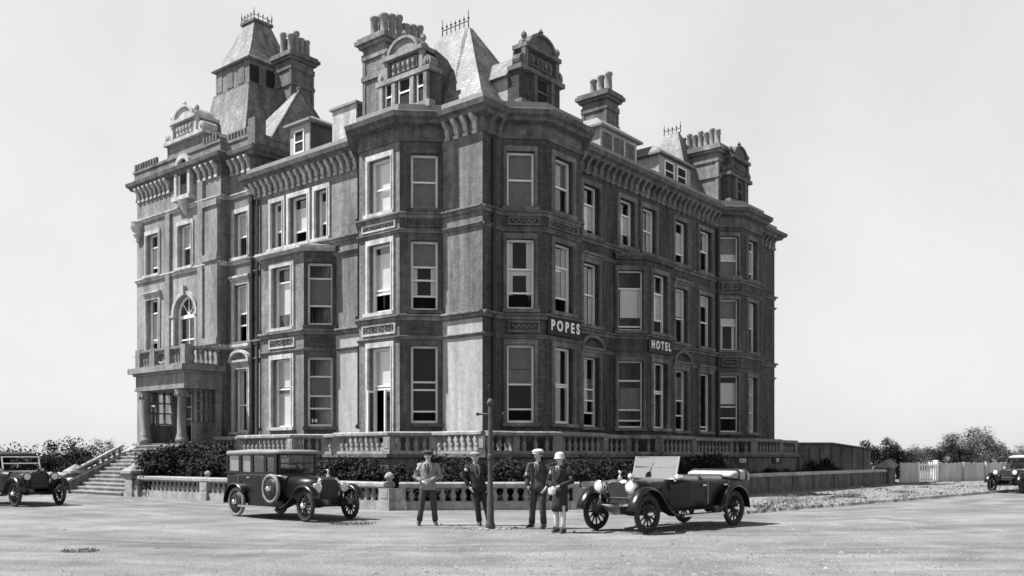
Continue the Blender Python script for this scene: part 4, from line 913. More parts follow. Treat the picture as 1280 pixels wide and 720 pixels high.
def weed(px, py, r, h, seed, label, leaf='grass', n=150):
    p = G(px, py); R_ = random.Random(seed); m = MB(); m.ball((0, 0, 0), (r*.8, r*.6, .02), 10, 5)
    for i in range(n):
        a, d = R_.uniform(0, 2*PI), r*R_.random()**.6; q = Vector((math.cos(a)*d, math.sin(a)*d*.8, 0)); hh = h*R_.uniform(.4, 1.2); b = R_.uniform(0, 2*PI); k = R_.uniform(.2, .7)*hh
        s = Vector((-math.sin(b), math.cos(b), 0))*.008; mid = q+Vector((math.cos(b)*k*.4, math.sin(b)*k*.4, hh*.6)); m.add([q-s, q+s, mid+s*.7, mid-s*.7, q+Vector((math.cos(b)*k, math.sin(b)*k, hh))], [(0, 1, 2, 3), (3, 2, 4)])
    o = m.build('weed_tuft', leaf); o.location = p; tag(o, label, 'weed', 'weeds at the road edge and in the road')
weed(100, 689, .34, .05, 3, 'low dry weed tuft in the left foreground of the road', 'leaf2')
weed(985, 632, .7, .34, 5, 'pale weed clump on the verge nearest the open tourer', 'grass', 420)
weed(1060, 625, .6, .28, 6, 'dark weed clump on the verge in front of the garden wall', 'leaf2', 300)
weed(1130, 619, .6, .25, 7, 'dark weed clump on the verge in front of the gate piers', 'leaf2', 300)
weed(440, 655, .6, .06, 8, 'flat scatter of dead weeds in front of the saloon car', 'leaf2', 260)

ga, gb = G(1125, 606.5), G(1169, 604.5)
gd = (gb-ga); gl = gd.length; gt = thing('field_gate', 'white painted double gate of upright pales between pier and post', 'gate', ga, math.atan2(gd.y, gd.x))
for k in range(2):
    x0 = k*gl/2+.03; x1 = (k+1)*gl/2-.03; m = MB()
    for z in (.22, 1.08): m.box(x0, x1, .025, .07, z, z+.1)
    m.box(x0, x0+.1, -.02, .024, .1, 1.3); m.box(x1-.1, x1, -.02, .024, .1, 1.3)
    lf = m.build('gate_leaf', 'white' if k else 'wood', gt)
    npal = 7 if k else 13
    for j in range(npal):
        x = x0+.16+(x1-x0-.32)*j/(npal-1); w = .045 if k else .07
        q = MB(); q.prism([(x-w, -.02, .14), (x+w, -.02, .14), (x+w, -.02, 1.2), (x, -.02, 1.28), (x-w, -.02, 1.2)], (0, .04, 0)); q.build('pale', 'white' if k else 'wood', lf)
m = MB(); m.box(gl+.02, gl+.24, -.1, .12, 0, 1.34); m.box(gl, gl+.26, -.12, .14, 1.34, 1.4); m.build('gate_post', 'white', gt)
fa, fb = G(1174, 604.4), G(1330, 600); fd = fb-fa; fl = fd.length
fn = thing('board_fence', 'long pale close boarded fence beyond the white gate under the far trees', 'fence', fa, math.atan2(fd.y, fd.x))
m = MB(); R_ = random.Random(2); x = 0
while x < fl: w = R_.uniform(.13, .2); m.box(x, x+w-.012, 0, .03+R_.uniform(0, .012), .08, 1.22+R_.uniform(-.05, .05)); x += w
stuff_b = m.build('boards', 'wood', fn)
for k in range(7):
    q = MB(); x = fl*k/6; q.box(x, x+.12, -.1, -.002, 0, 1.28); q.build('post', 'wood', fn)
m = MB(); m.box(0, fl, .05, .09, .95, 1.05); m.build('rail', 'wood', fn)
ob = thing('outbuilding', 'low dark flat roofed outbuilding behind the garden wall at the right end of the hotel', 'outbuilding', (0, 60, 0))
zc = lambda y, d=60: 1.65+(570-y)/1150*d
m = MB(); m.prism([(17.6, 0, 0), (23.4, 0, 0), (23.4, 0, zc(562)), (20.7, 0, zc(554.5)), (17.6, 0, zc(554.5))], (0, 6, 0)); m.build('wall', 'dstone', ob)
m = MB(); m.prism([(17.4, -.25, zc(554.5)), (20.8, -.25, zc(554.5)), (23.7, -.25, zc(562.6)), (23.7, -.25, zc(561.4)), (20.8, -.25, zc(553)), (17.4, -.25, zc(553))], (0, 6.5, 0)); m.build('roof', 'dslate', ob)
for k in range(8): q = MB(); x = 18+k*.7; q.box(x, x+.1, -.08, -.002, 0, 2.2); q.build('pilaster', 'dstone', ob)

# ------------------------------------------------------------------ planting
sh = [leaves((0, 0, .62), (1.0, .85, .72), 4200, .05, 100+k, 34, low=-.85).build('garden_shrub', 'leaf') for k in range(3)]
# the front garden: shrubs along the bank between balustrade and terrace
R_ = random.Random(11); spots = []
for i in range(10): spots.append((-3.6+R_.uniform(-.5, .5), 9.2-i*1.25, R_.uniform(1.1, 1.25)))
for i in range(4): spots.append((-3.0+i*.75, -2.4-i*.6, R_.uniform(1.1, 1.3)))
for i in range(14): spots.append((1.2+i*1.75, -3.6+R_.uniform(-.4, .4), R_.uniform(1.1, 1.3) if not 13 < 1.2+i*1.75 < 23 else .8))
for x, y, s in ((-5.25, 13.4, 1.5), (-4.9, 12.7, 1.6), (-3.6, 13.3, 1.75), (-2.9, 13.6, 1.9), (-4.4, 11.7, 1.4), (-3.4, 12.2, 1.6), (-3.2, 10.9, 1.5), (-4.5, 10.6, 1.2), (-2.4, 14.4, 1.7)): spots.append((x, y, s))
for i, (x, y, s) in enumerate(spots):
    o = sh[i % 3] if i < 3 else sh[i % 3].copy()
    if i >= 3: COL.objects.link(o)
    o.location = B(x, y, -.05); o.rotation_euler = (0, 0, i*1.3); o.scale = (s, s, s*(1.0 if s < 1.3 else .95))
    lab = ('dark leafy shrub in the hedge behind the balustrade on the sunlit side' if i < 10 else 'dark leafy shrub behind the balustrade at the street corner' if i < 14 else 'dark leafy shrub in the shaded bed below the name boards' if i < 28 else 'tall leafy shrub in the thicket beside the entrance steps and porch')
    tag(o, lab, 'shrub', 'sunlit front hedge shrubs' if i < 10 else 'corner shrubs' if i < 14 else 'shaded bed shrubs' if i < 28 else 'thicket by the steps')
m = MB(); P_ = [B(-5.9, 13.5), B(-5.9, -1.7), B(-2.2, -5.7), B(26, -5.7), B(26, -.5), B(-.5, -.5), B(-.5, 16), B(-2, 13.5)]
m.add([(p.x, p.y, .05) for p in P_], [tuple(range(8))]); struct(m.build('garden_soil', 'leaf'))
def at(px, d): return Vector(((px-640)/1150*d, d, 0))
tree('leafy_tree', 'dark bushy tree standing behind the pier at the foot of the entrance steps', 'tree', at(86, 46), 2.5, (1.5, 1.4, 1.25), 6500, .06, 21, clumps=34)
tree('leafy_tree', 'pale feathery tree behind the sloping parapet of the entrance steps', 'tree', at(132, 62), 2.75, (1.5, 1.4, 1.2), 3200, .055, 22, 'leaf3', 30)
tree('leafy_tree', 'small pale bush half hidden between steps and dark tree', 'tree', at(112, 58), 2.3, (1.4, 1.2, 1.0), 2400, .055, 27, 'leaf2', 24)
hd = leaves((0, 0, .95), (4.2, 1.3, 1.05), 12000, .07, 31, 80, low=-.9).build('hedge', 'leaf'); hd.location = at(2, 44)
tag(hd, 'long dark hedge behind the parked car at the left edge', 'hedge')
tree('leafy_tree', 'dark round tree behind the gate piers', 'tree', at(1102, 66), 2.95, (1.7, 1.6, 1.45), 6000, .075, 23, clumps=32)
tree('leafy_tree', 'low dark bush to the right of the round tree behind the gate piers', 'tree', at(1122, 66), 2.2, (1.3, 1.2, 1.0), 2500, .07, 33, clumps=20)
tree('leafy_tree', 'tallest feathery tree beyond the board fence', 'tree', at(1212, 100), 4.6, (2.9, 2.6, 1.85), 8000, .10, 24, 'leaf3', 46, low=-.8)
far = [(1150, 105, 3.0, 2.2, 'leaf3', 'pale low tree left of the rounded far trees'), (1172, 98, 3.3, 2.2, 'leaf2', 'rounded far tree left of the tallest one'), (1190, 92, 3.2, 1.8, 'leaf', 'darkest rounded far tree beside the tallest one'),
       (1238, 104, 3.4, 2.4, 'leaf2', 'far tree right of the tallest one'), (1258, 108, 3.2, 2.2, 'leaf3', 'pale far tree above the car at the right edge'), (1285, 110, 3.4, 2.6, 'leaf2', 'far tree cut by the right edge'), (1135, 115, 2.5, 2.2, 'leaf2', 'lowest far bush above the white gate')]
for i, (px_, d, h, r, lf, lb) in enumerate(far): tree('leafy_tree', lb, 'tree', at(px_, d), h*.92, (r, r*.8, h*.46), 3500, .09, 40+i, lf, 28)
for i in range(10):
    tree('leafy_tree', 'bush of the far hedgerow low on the right hand horizon', 'bush', at(1120+i*24, 135+4*(i % 3)), 2.1+.4*(i % 3), (3.0, 2.0, 1.0), 1100, .13, 60+i, 'leaf3', 12, 'far hedgerow')

# ------------------------------------------------------------------ lamp standard
lp = G(613, 661)
t = thing('lamp_post', 'slim iron post with a ball top and a short crossbar at the street corner', 'lamp post', lp)
m = MB(); m.lathe([(.11, -.02), (.11, .10), (.085, .16), (.08, .70), (.06, .80), (.056, 1.6), (.05, 2.78), (.045, 2.8)], n=14); m.build('post', 'pole', t, True)
m = MB(); m.lathe([(.045, 2.79), (.075, 2.81), (.082, 2.86), (.06, 2.92), (.02, 2.96)], n=12); m.build('ball_top', 'pole', t, True)
m = MB(); m.tube([(-.29, 0, 2.6), (.29, 0, 2.6)], .022, 8); m.ball((-.29, 0, 2.6), .04, 8, 6); m.ball((.29, 0, 2.6), .04, 8, 6); m.build('crossbar', 'iron', t, True)
m = MB(); m.tube([(0, 0, 2.98), (-.02, 0, 3.1), (-.06, 0, 3.2), (-.03, 0, 3.28)], [.02, .015, .012, .008], 6); m.build('finial', 'iron', t, True)
m = MB(); m.tube([(-.12, 0, 2.4), (.12, 0, 2.4)], .09, 10) if False else m.lathe([(.06, 1.55), (.068, 1.6), (.068, 1.66), (.06, 1.7)], n=12); m.build('collar', 'pole', t, True)
R_ = random.Random(9); m = MB()
for i in range(70):
    a = R_.uniform(0, 2*PI); r = R_.uniform(.18, .8); s = R_.uniform(.02, .06); m.ball((lp.x+r*math.cos(a)*1.2+.1, lp.y+r*math.sin(a)*.5-.1, s*.2), (s, s*.8, s*.5), 6, 4)
stuff(m.build('loose_stones', 'pebble'), 'loose stones at the foot of the iron post', 'stones')
m = MB()
for i in range(5200):
    px_, py_ = R_.uniform(20, 1260), 650+75*R_.random()**.8
    if R_.random() > .35: px_ = R_.gauss(800, 170)
    p = G(px_, py_); s = R_.uniform(.006, .022)*(1+(R_.random() < .04)*1.3)
    m.add([(p.x-s, p.y-s, 0), (p.x+s, p.y-s*.7, 0), (p.x+s*.6, p.y+s, 0), (p.x-s*.8, p.y+s*.7, 0), (p.x, p.y, s*.9)], [(0, 1, 4), (1, 2, 4), (2, 3, 4), (3, 0, 4)])
stuff(m.build('road_pebbles', 'pebble'), 'small pebbles scattered over the dusty road', 'pebbles')

# ------------------------------------------------------------------ motor cars
def rsec(x, hw, zb, zt, r, n=5, taper=0.0):
    """cross section of coachwork at x: flat sides, rounded upper edges, optional tumblehome"""
    p = [Vector((x, -hw*(1-taper*.5), zb))]
    for i in range(n+1): a = PI-PI/2*i/n; p.append(Vector((x, -hw+r+r*math.cos(a), zt-r+r*math.sin(a))))
    for i in range(n+1): a = PI/2-PI/2*i/n; p.append(Vector((x, hw-r+r*math.cos(a), zt-r+r*math.sin(a))))
    p.append(Vector((x, hw*(1-taper*.5), zb))); return p
def strip(mb, path, yc, w, th=.02, crown=.035):
    P = [Vector((x, 0, z)) for x, z in path]; rings = []
    for i, p in enumerate(P):
        d = (P[min(i+1, len(P)-1)]-P[max(i-1, 0)]).normalized(); nn = Vector((-d.z, 0, d.x))
        rings.append([p+Vector((0, yc+y, 0))+nn*h for y, h in ((-w/2, -.03), (-w/2+.02, 0), (-w/4, crown*.8), (0, crown), (w/4, crown*.8), (w/2-.02, 0), (w/2, -.03), (w/2-.02, -.03-th*.2), (0, crown-th), (-w/2+.02, -.03-th*.2))])
    mb.loft(rings)
def wheel(root, x, y, r, side, tyre='dtyre', spokes=12, steer=0, name='wheel', disc=False):
    m = MB(); rg = [[(q*math.cos(2*PI*i/28), h_, q*math.sin(2*PI*i/28)) for i in range(28)] for q, h_ in ((r*.70, -.03), (r*.78, -.035), (r*.80, 0), (r*.78, .035), (r*.70, .03), (r*.69, 0))]; m.loft(rg+[rg[0]], False)
    if disc: m.lathe([(.02, -side*.0), (r*.72, side*.0), (r*.72, side*.02), (r*.45, side*.045), (r*.2, side*.05), (.02, side*.05)], n=24, axis='y')
    else:
        for k in range(spokes):
            a = 2*PI*k/spokes; m.tube([(r*.1*math.cos(a), side*.02, r*.1*math.sin(a)), (r*.73*math.cos(a), 0, r*.73*math.sin(a))], [.03, .018], 6)
        m.lathe([(.03, -.06), (r*.2, -.05), (r*.24, 0), (r*.2, .05), (.03, .06)], n=16, axis='y')
    w = m.build(name, 'spoke', root, True); w.location = (x, y, r); w.rotation_euler = (0, 0, steer)
    m = MB(); rt = r*.125; rc = r-rt; rings = []
    for i in range(32):
        a = 2*PI*i/32; rings.append([((rc+rt*math.cos(b))*math.cos(a), rt*1.05*math.sin(b), (rc+rt*math.cos(b))*math.sin(a)) for b in [2*PI*j/10 for j in range(10)]])
    rings.append(rings[0]); m.loft(rings, False); m.build('tyre', tyre, w, True)
    m = MB(); m.lathe([(.015, side*.14), (.05, side*.135), (.065, side*.06), (.075, side*.03), (.015, side*.02)], n=12, axis='y'); m.build('hub_cap', 'chrome', w, True)
    return w
def headlamp(root, x, y, z, r=.13, shell='chrome', post=True):
    m = MB(); m.lathe([(.02, -.20), (r*.55, -.17), (r*.9, -.06), (r, 0), (r*1.04, .01), (r*1.04, .03), (r*.96, .035)], n=16, axis='x')
    if post: m.tube([(-.03, 0, -r), (-.03, 0, -r-.22)], .02, 6)
    h = m.build('headlight', shell, root, True); h.location = (x, y, z)
    m = MB(); m.lathe([(.01, .05), (r*.6, .042), (r*.95, .03), (.01, .028)], n=16, axis='x'); m.build('lens', 'lens', h, True)
M['lens'] = mat('lamp_glass', 0.6, 0.15, 0.05, 4, spec=0.6)
M['plate'] = mat('pale_card', 0.6, 0.8, 0.08, 6)
def radiator(root, x, hw, z0, z1, shell='chrome'):
    m = MB()
    sec = lambda X, k, dz: [Vector((X, q.y*k, q.z+(0 if q.z < z0+.1 else dz))) for q in rsec(X, hw, z0, z1, hw*.55, 5)]
    m.loft([sec(x, 1, 0), sec(x+.12, .98, 0)]); r = m.build('radiator', shell, root, True, 0)
    m = MB(); m.loft([[Vector((x+.121, q.y*.83, z0+.06+(q.z-z0)*.80)) for q in rsec(0, hw, z0, z1, hw*.5, 5)], [Vector((x+.135, q.y*.82, z0+.06+(q.z-z0)*.80)) for q in rsec(0, hw, z0, z1, hw*.5, 5)]]); m.build('core', 'iron', r)
    m = MB(); m.lathe([(.05, z1-.01), (.05, z1+.05), (.02, z1+.07), (.02, z1+.12), (.045, z1+.16), (.02, z1+.2)], (x+.06, 0, 0), 10); m.build('filler_cap', shell, r, True)
def chassis(root, wb, tr, r, zc=.5):
    m = MB()
    for s in (-1, 1): m.box(-.6, wb+.55, s*.38-.04, s*.38+.04, zc-.06, zc+.06)
    m.box(-.5, wb-.1, -.36, .36, zc-.12, zc-.04); m.build('chassis', 'iron', root)
    for x, nm in ((0, 'rear_axle'), (wb, 'front_axle')):
        m = MB(); m.tube([(x, -tr/2+.04, r), (x, tr/2-.04, r)], .045, 8); m.ball((x, 0, r), (.13, .12, .13) if x == 0 else (.05, .05, .05), 10, 7); m.build(nm, 'iron', root, True)
    for s in (-1, 1):
        m = MB(); n_ = 10
        for x0, x1 in ((wb-.5, wb+.55), (-.6, .6)):
            pts_ = [(x0+(x1-x0)*i/n_, s*.38, zc-.02-.11*math.sin(PI*i/n_)) for i in range(n_+1)]; m.tube(pts_, [(.03, .035)]*len(pts_), 6)
        m.build('leaf_spring', 'iron', root)
def arc(cx_, cz_, r, a0, a1, n=12): return [(cx_+r*math.cos(math.radians(a0+(a1-a0)*i/n)), cz_+r*math.sin(math.radians(a0+(a1-a0)*i/n))) for i in range(n+1)]

def saloon():
    wb, tr, r = 3.2, 1.38, .40; h = Vector((.739, -.674, 0)); left = Vector((.674, .739, 0))
    root = thing('saloon_car', 'tall black vintage saloon car with a spare wheel on its side, parked before the balustrade', 'car', G(296, 645.5)+left*.69, math.atan2(h.y, h.x))
    chassis(root, wb, tr, r)
    m = MB(); m.loft([rsec(x, hw, zb, zt, rr, 5, .15) for x, hw, zb, zt, rr in ((-.72, .50, .62, 1.10, .06), (-.66, .60, .5, 1.14, .05), (0, .66, .48, 1.16, .05), (1.0, .68, .48, 1.17, .05), (1.75, .66, .48, 1.17, .05), (1.95, .60, .48, 1.16, .08), (2.1, .54, .48, 1.14, .14))])
    m.build('body', 'coach', root, False)
    m = MB(); m.loft([rsec(x, hw, zb, zt, rr) for x, hw, zb, zt, rr in ((2.101, .52, .5, 1.13, .2), (2.6, .42, .52, 1.10, .2), (3.14, .33, .55, 1.06, .18))]); b = m.build('bonnet', 'coach', root, True)
    m = MB()
    for s in (-1, 1):
        for k in range(10): m.box(2.35+k*.06, 2.37+k*.06, s*.445-.025-s*k*.0098, s*.445+.025-s*k*.0098, .72, .92)
    m.build('louvres', 'iron', b); m = MB(); m.tube([(2.1, 0, 1.15), (3.14, 0, 1.08)], .012, 6); m.build('bonnet_hinge', 'chrome', b)
    # cabin: sides with window openings, back and screen, roof
    cab = MB()
    def side(F, z0, z1, ops):
        ss = sorted({0, F.len} | {o[k] for o in ops for k in (0, 1)}); zs = sorted({z0, z1} | {o[k] for o in ops for k in (2, 3)})
        for a, b_ in zip(ss, ss[1:]):
            for c_, d in zip(zs, zs[1:]):
                if any(o[0] < (a+b_)/2 < o[1] and o[2] < (c_+d)/2 < o[3] for o in ops): continue
                cab.fbox(F, a, b_, -.04, 0, c_, d)
    sides = [(.08, .63, 1.24, 1.66), (.76, 1.22, 1.22, 1.66), (1.34, 1.86, 1.22, 1.66), (1.98, 2.34, 1.24, 1.62)]
    Fr_ = Frame((1.82, -.63), (-.64, -.63)); Fl_ = Frame((-.64, .63), (1.82, .63))
    fl = Fr_.len; side(Fr_, 1.16, 1.70, [(fl-b_, fl-a, c_, d) for a, b_, c_, d in sides]); side(Fl_, 1.16, 1.70, sides)
    Fb = Frame((-.64, -.59), (-.64, .59)); side(Fb, 1.16, 1.70, [(.35, .83, 1.34, 1.58)])
    Fs = Frame((1.86, .59), (1.86, -.59)); side(Fs, 1.15, 1.70, [(.06, 1.12, 1.2, 1.44), (.06, 1.12, 1.47, 1.66)])
    c = cab.build('cabin', 'coach', root)
    m = MB(); m.loft([rsec(x, hw, zb, zt, rr) for x, hw, zb, zt, rr in ((-.70, .54, 1.69, 1.74, .02), (-.62, .64, 1.68, 1.79, .05), (.6, .67, 1.69, 1.83, .07), (1.7, .66, 1.70, 1.81, .06), (2.02, .62, 1.72, 1.78, .03))]); m.build('roof', 'droof', root, True)
    for k, (a, b_, c_, d) in enumerate(sides):
        for F, s in ((Fr_, -1), (Fl_, 1)):
            q = MB(); a2, b2 = (fl-b_, fl-a) if s < 0 else (a, b_); q.fbox(F, a2, b2, -.024, -.018, c_, d); wdw = q.build('side_window', 'cglass', root)
            if k < 2 and s < 0: q = MB(); q.fbox(F, a2+.01, b2-.01, -.06, -.05, c_, d); q.build('window_backing', 'linen', wdw)  # pale sheet behind the two rear panes of the near side
    q = MB(); q.fbox(Fs, .06, 1.12, -.024, -.018, 1.2, 1.66); q.build('windscreen', 'cglass', root)
    q = MB(); q.fbox(Fb, .35, .83, -.024, -.018, 1.34, 1.58); q.build('rear_window', 'cglass', root)
    for s in (-1, 1):
        for x in (.05, 1.25):
            q = MB(); q.box(x-.005, x+.005, s*.672, s*.682, .55, 1.15); q.box(x+.45, x+.6, s*.685-.02, s*.685+.02, 1.06, 1.09); q.build('door_handle', 'chrome', root)
    for s in (-1, 1):
        m = MB(); p = arc(wb, r, r+.11, 20, 150)[::1]; p += [(wb-.72, .42), (wb-.95, .335), (wb-1.05, .325)]; strip(m, p[::-1], s*tr/2, .26); m.build('front_wing', 'fender', root, True)
        m = MB(); p = arc(0, r, r+.11, 30, 185); strip(m, p[::-1], s*tr/2, .26); m.build('rear_wing', 'fender', root, True)
        m = MB(); m.box(.4, wb-1.02, s*.72-.17, s*.72+.17, .30, .335); rb = m.build('running_board', 'chrome' if False else 'fender', root)
        m = MB(); m.box(.4, wb-1.02, s*.89-.012, s*.89+.012, .295, .345); m.build('edge_strip', 'chrome', rb)
        m = MB(); m.box(.45, wb-1.1, s*.6-.02, s*.6+.02, .337, .5); m.build('valance', 'coach', root)
    for x, s, st_ in ((0, -1, 0), (0, 1, 0), (wb, -1, -.08), (wb, 1, -.08)): wheel(root, x, s*tr/2, r, s, 'gtyre' if x == 0 else 'dtyre', disc=(x == 0), steer=st_)
    sp_ = wheel(root, 1.83, -.80, .39, -1, 'gtyre', name='spare_wheel', disc=True); sp_.location.z = .80
    radiator(root, 3.12, .33, .5, 1.12, 'chrome')
    for s in (-1, 1): headlamp(root, 3.3, s*.42, .86, .125)
    m = MB(); m.tube([(3.2, -.5, .70), (3.2, .5, .70)], .018, 6); m.build('lamp_bar', 'iron', root)
    q = MB(); q.box(3.30, 3.31, -.24, .24, .46, .57); q.build('number_plate', 'black', root)
    for x in (.3, 1.35):
        m = MB(); m.box(x, x+.5, -.55, .55, .62, .8); m.box(x-.12, x+.02, -.55, .55, .7, 1.22); m.build('seat', 'leather', root)
    m = MB()
    for i in range(20): a, b_ = 2*PI*i/20, 2*PI*(i+1)/20; m.tube([(1.62+.08*math.sin(a), -.28+.2*math.cos(a), 1.18+.19*math.sin(a)), (1.62+.08*math.sin(b_), -.28+.2*math.cos(b_), 1.18+.19*math.sin(b_))], .014, 5)
    m.build('steering_wheel', 'iron', root, True)
    return root
M['droof'] = mat('pale_dusty_roof_cloth', 0.22, 0.6, 0.2, 4, spec=0.4)
saloon()

def tourer(name, label, loc, rz, hood='down', hoodmt='dcanvas', shell='chrome', wb=3.3, tr=1.42, r=.42, steer=0, trunk=False, plate=None, screen=True):
    root = thing(name, label, 'car', loc, rz); chassis(root, wb, tr, r, .52)
    m = MB(); m.loft([rsec(x, hw, zb, zt, rr, 5, .2) for x, hw, zb, zt, rr in ((-.78, .42, .68, 1.0, .06), (-.66, .56, .56, 1.08, .06), (-.2, .64, .52, 1.10, .05), (.8, .67, .5, 1.08, .05), (1.6, .64, .5, 1.10, .06), (1.95, .58, .5, 1.13, .14), (2.2, .50, .5, 1.13, .2))])
    body = m.build('body', 'coach', root)
    for s in (-1, 1):
        for x in (.15, 1.0): q = MB(); q.box(x, x+.008, s*.665-.012, s*.665+.014, .55, 1.06); q.box(x+.1, x+.24, s*.69-.015, s*.69+.015, .97, 1.0); q.build('door_handle', 'chrome', root)
    # cockpit: dark well above the tub, seat backs
    for x in (.0, .95):
        m = MB(); m.loft([rsec(x, .5, .8, 1.16, .08), rsec(x+.14, .52, .8, 1.22, .08), rsec(x+.2, .5, .8, 1.1, .05)]); m.build('seat_back', 'leather', root, True)
    m = MB(); m.loft([rsec(x, hw, zb, zt, rr) for x, hw, zb, zt, rr in ((2.201, .49, .54, 1.13, .22), (2.8, .40, .56, 1.10, .2), (3.3, .31, .58, 1.08, .18))]); b = m.build('bonnet', 'coach', root, True)
    m = MB()
    for s in (-1, 1):
        for k in range(9): m.box(2.45+k*.07, 2.47+k*.07, s*.435-.02-s*k*.0107, s*.435+.025-s*k*.0107, .74, .94)
    m.build('louvres', 'iron', b)
    m = MB()
    for i in range(20): a, b_ = 2*PI*i/20, 2*PI*(i+1)/20; m.tube([(1.5+.08*math.sin(a), -.28+.21*math.cos(a), 1.2+.19*math.sin(a)), (1.5+.08*math.sin(b_), -.28+.21*math.cos(b_), 1.2+.19*math.sin(b_))], .014, 5)
    m.tube([(1.5, -.28, 1.2), (2.0, -.28, .95)], .018, 6); m.build('steering_wheel', 'iron', root, True)
    # windscreen, two panes in a nickel frame
    sx, sz0, sz1, hw = 2.12, 1.14, 1.64, .60; m = MB()
    for s in (-1, 1): m.hexa([(sx+.03, s*hw-.018, sz0-.05), (sx+.06, s*hw-.018, sz0-.05), (sx+.06, s*hw+.018, sz0-.05), (sx+.03, s*hw+.018, sz0-.05), (sx-.12, s*hw-.018, sz1), (sx-.09, s*hw-.018, sz1), (sx-.09, s*hw+.018, sz1), (sx-.12, s*hw+.018, sz1)])
    for z in (sz0, sz0+.26, sz1-.02):
        k = (z-sz0)/(sz1-sz0); x = sx+.045-.15*k; m.box(x-.015, x+.015, -hw+.018, hw-.018, z-.012, z+.018)
    ws = m.build('windscreen_frame', 'chrome', root)
    m = MB(); m.hexa([(sx+.042, -hw+.02, sz0), (sx+.048, -hw+.02, sz0), (sx+.048, hw-.02, sz0), (sx+.042, hw-.02, sz0), (sx-.106, -hw+.02, sz1), (sx-.1, -hw+.02, sz1), (sx-.1, hw-.02, sz1), (sx-.106, hw-.02, sz1)]); m.build('windscreen', 'screen', ws) if screen else None
    if hood == 'down':
        m = MB(); m.loft([rsec(x, hw_, zb, zt, rr) for x, hw_, zb, zt, rr in ((-.85, .55, 1.10, 1.18, .03), (-.80, .64, 1.06, 1.28, .08), (-.45, .69, 1.09, 1.32, .09), (-.1, .66, 1.12, 1.27, .07), (0, .60, 1.14, 1.2, .03))]); hd_ = m.build('folded_hood', hoodmt, root, True)
        m = MB()
        for x in (-.62, -.3): m.loft([[q+Vector((0, 0, .0)) for q in rsec(x, .70, 1.07, 1.335, .09)], rsec(x+.05, .70, 1.07, 1.335, .09)])
        m.build('hood_strap', 'leather', hd_)
    else:
        m = MB(); m.loft([rsec(x, hw_, zb, zt, rr) for x, hw_, zb, zt, rr in ((-.72, .55, 1.12, 1.5, .08), (-.6, .62, 1.5, 1.72, .06), (.4, .64, 1.70, 1.80, .05), (1.4, .63, 1.70, 1.79, .04), (1.9, .60, 1.65, 1.72, .02))]); m.build('hood', hoodmt, root, True)
        m = MB()
        for s in (-1, 1): m.box(-.72, -.2, s*.62-.012, s*.62+.012, 1.08, 1.7)
        m.box(-.74, -.72, -.58, .58, 1.05, 1.6); m.build('hood_side', hoodmt, root)
        m = MB()
        for s in (-1, 1):
            m.tube([(.1, s*.64, 1.08), (.5, s*.63, 1.72)], .014, 6); m.tube([(1.0, s*.65, 1.08), (.9, s*.63, 1.72)], .014, 6)
        m.build('hood_iron', 'iron', root)
    for s in (-1, 1):
        m = MB(); p = [(wb+.56, .5)]+arc(wb, r, r+.12, 28, 145)+[(wb-.72, .45), (wb-.95, .36), (wb-1.08, .345)]; strip(m, p[::-1], s*tr/2, .27); m.build('front_wing', 'fender', root, True)
        m = MB(); p = [(.75, .36)]+arc(0, r, r+.12, 15, 180); strip(m, p[::-1], s*tr/2, .27); m.build('rear_wing', 'fender', root, True)
        m = MB(); m.box(.7, wb-1.05, s*.74-.17, s*.74+.17, .32, .35); rb = m.build('running_board', 'fender', root)
        m = MB(); m.box(.7, wb-1.05, s*.91-.01, s*.91+.01, .315, .36); m.build('edge_strip', 'chrome', rb)
    for x, s in ((0, -1), (0, 1), (wb, -1), (wb, 1)): wheel(root, x, s*tr/2, r, s, 'dtyre', steer=steer if x else 0)
    q = MB(); q.lathe([(.08, -.08), (.08, .08)], n=14, axis='y'); q.v = [v+Vector((.95, .82, .45)) for v in q.v]; q.build('tool_box', 'iron', root)
    radiator(root, 3.29, .33, .56, 1.14, shell)
    for s in (-1, 1): headlamp(root, 3.52, s*.44, .98, .14, shell); headlamp(root, 2.15, s*.66, 1.18, .07, shell, False)
    m = MB(); m.tube([(3.42, -.55, .74), (3.42, .55, .74)], .02, 6); m.build('lamp_bar', 'iron', root)
    if plate is None: m = MB(); m.prism([(3.5, -.4, .60), (3.5, .4, .60), (3.52, .12, .38), (3.52, -.12, .38)], (.02, 0, 0)); m.build('front_apron', 'chrome' if plate is None else 'plate', root)
    return root
M['screen'] = glass_mat('raked_windscreen_glass', 0.6, 0.6)
h = Vector((-.72, -.69, 0)).normalized(); left = Vector((-h.y, h.x, 0))
tourer('touring_car', 'open black touring car with a raked windscreen and bright drum headlamps by the street corner', G(917, 657)-left*.71, math.atan2(h.y, h.x), 'down', 'canvas')
h = Vector((.78, -.62, 0)).normalized(); left = Vector((-h.y, h.x, 0)); fc = (G(22, 634)+G(71, 631))/2
tourer('touring_car', 'dark touring car with its hood raised, cut by the left edge of the picture', fc-h*3.3, math.atan2(h.y, h.x), 'up', 'dcanvas', 'spoke', screen=False, plate=1)
h = Vector((-.80, -.60, 0)).normalized(); fc = (G(1240, 616)+G(1274, 617.5))/2
tourer('touring_car', 'distant touring car with a pale hood on the road by the board fence', fc-h*3.3, math.atan2(h.y, h.x), 'up', 'canvas', 'iron', plate=1).scale = (.94, .94, .94)

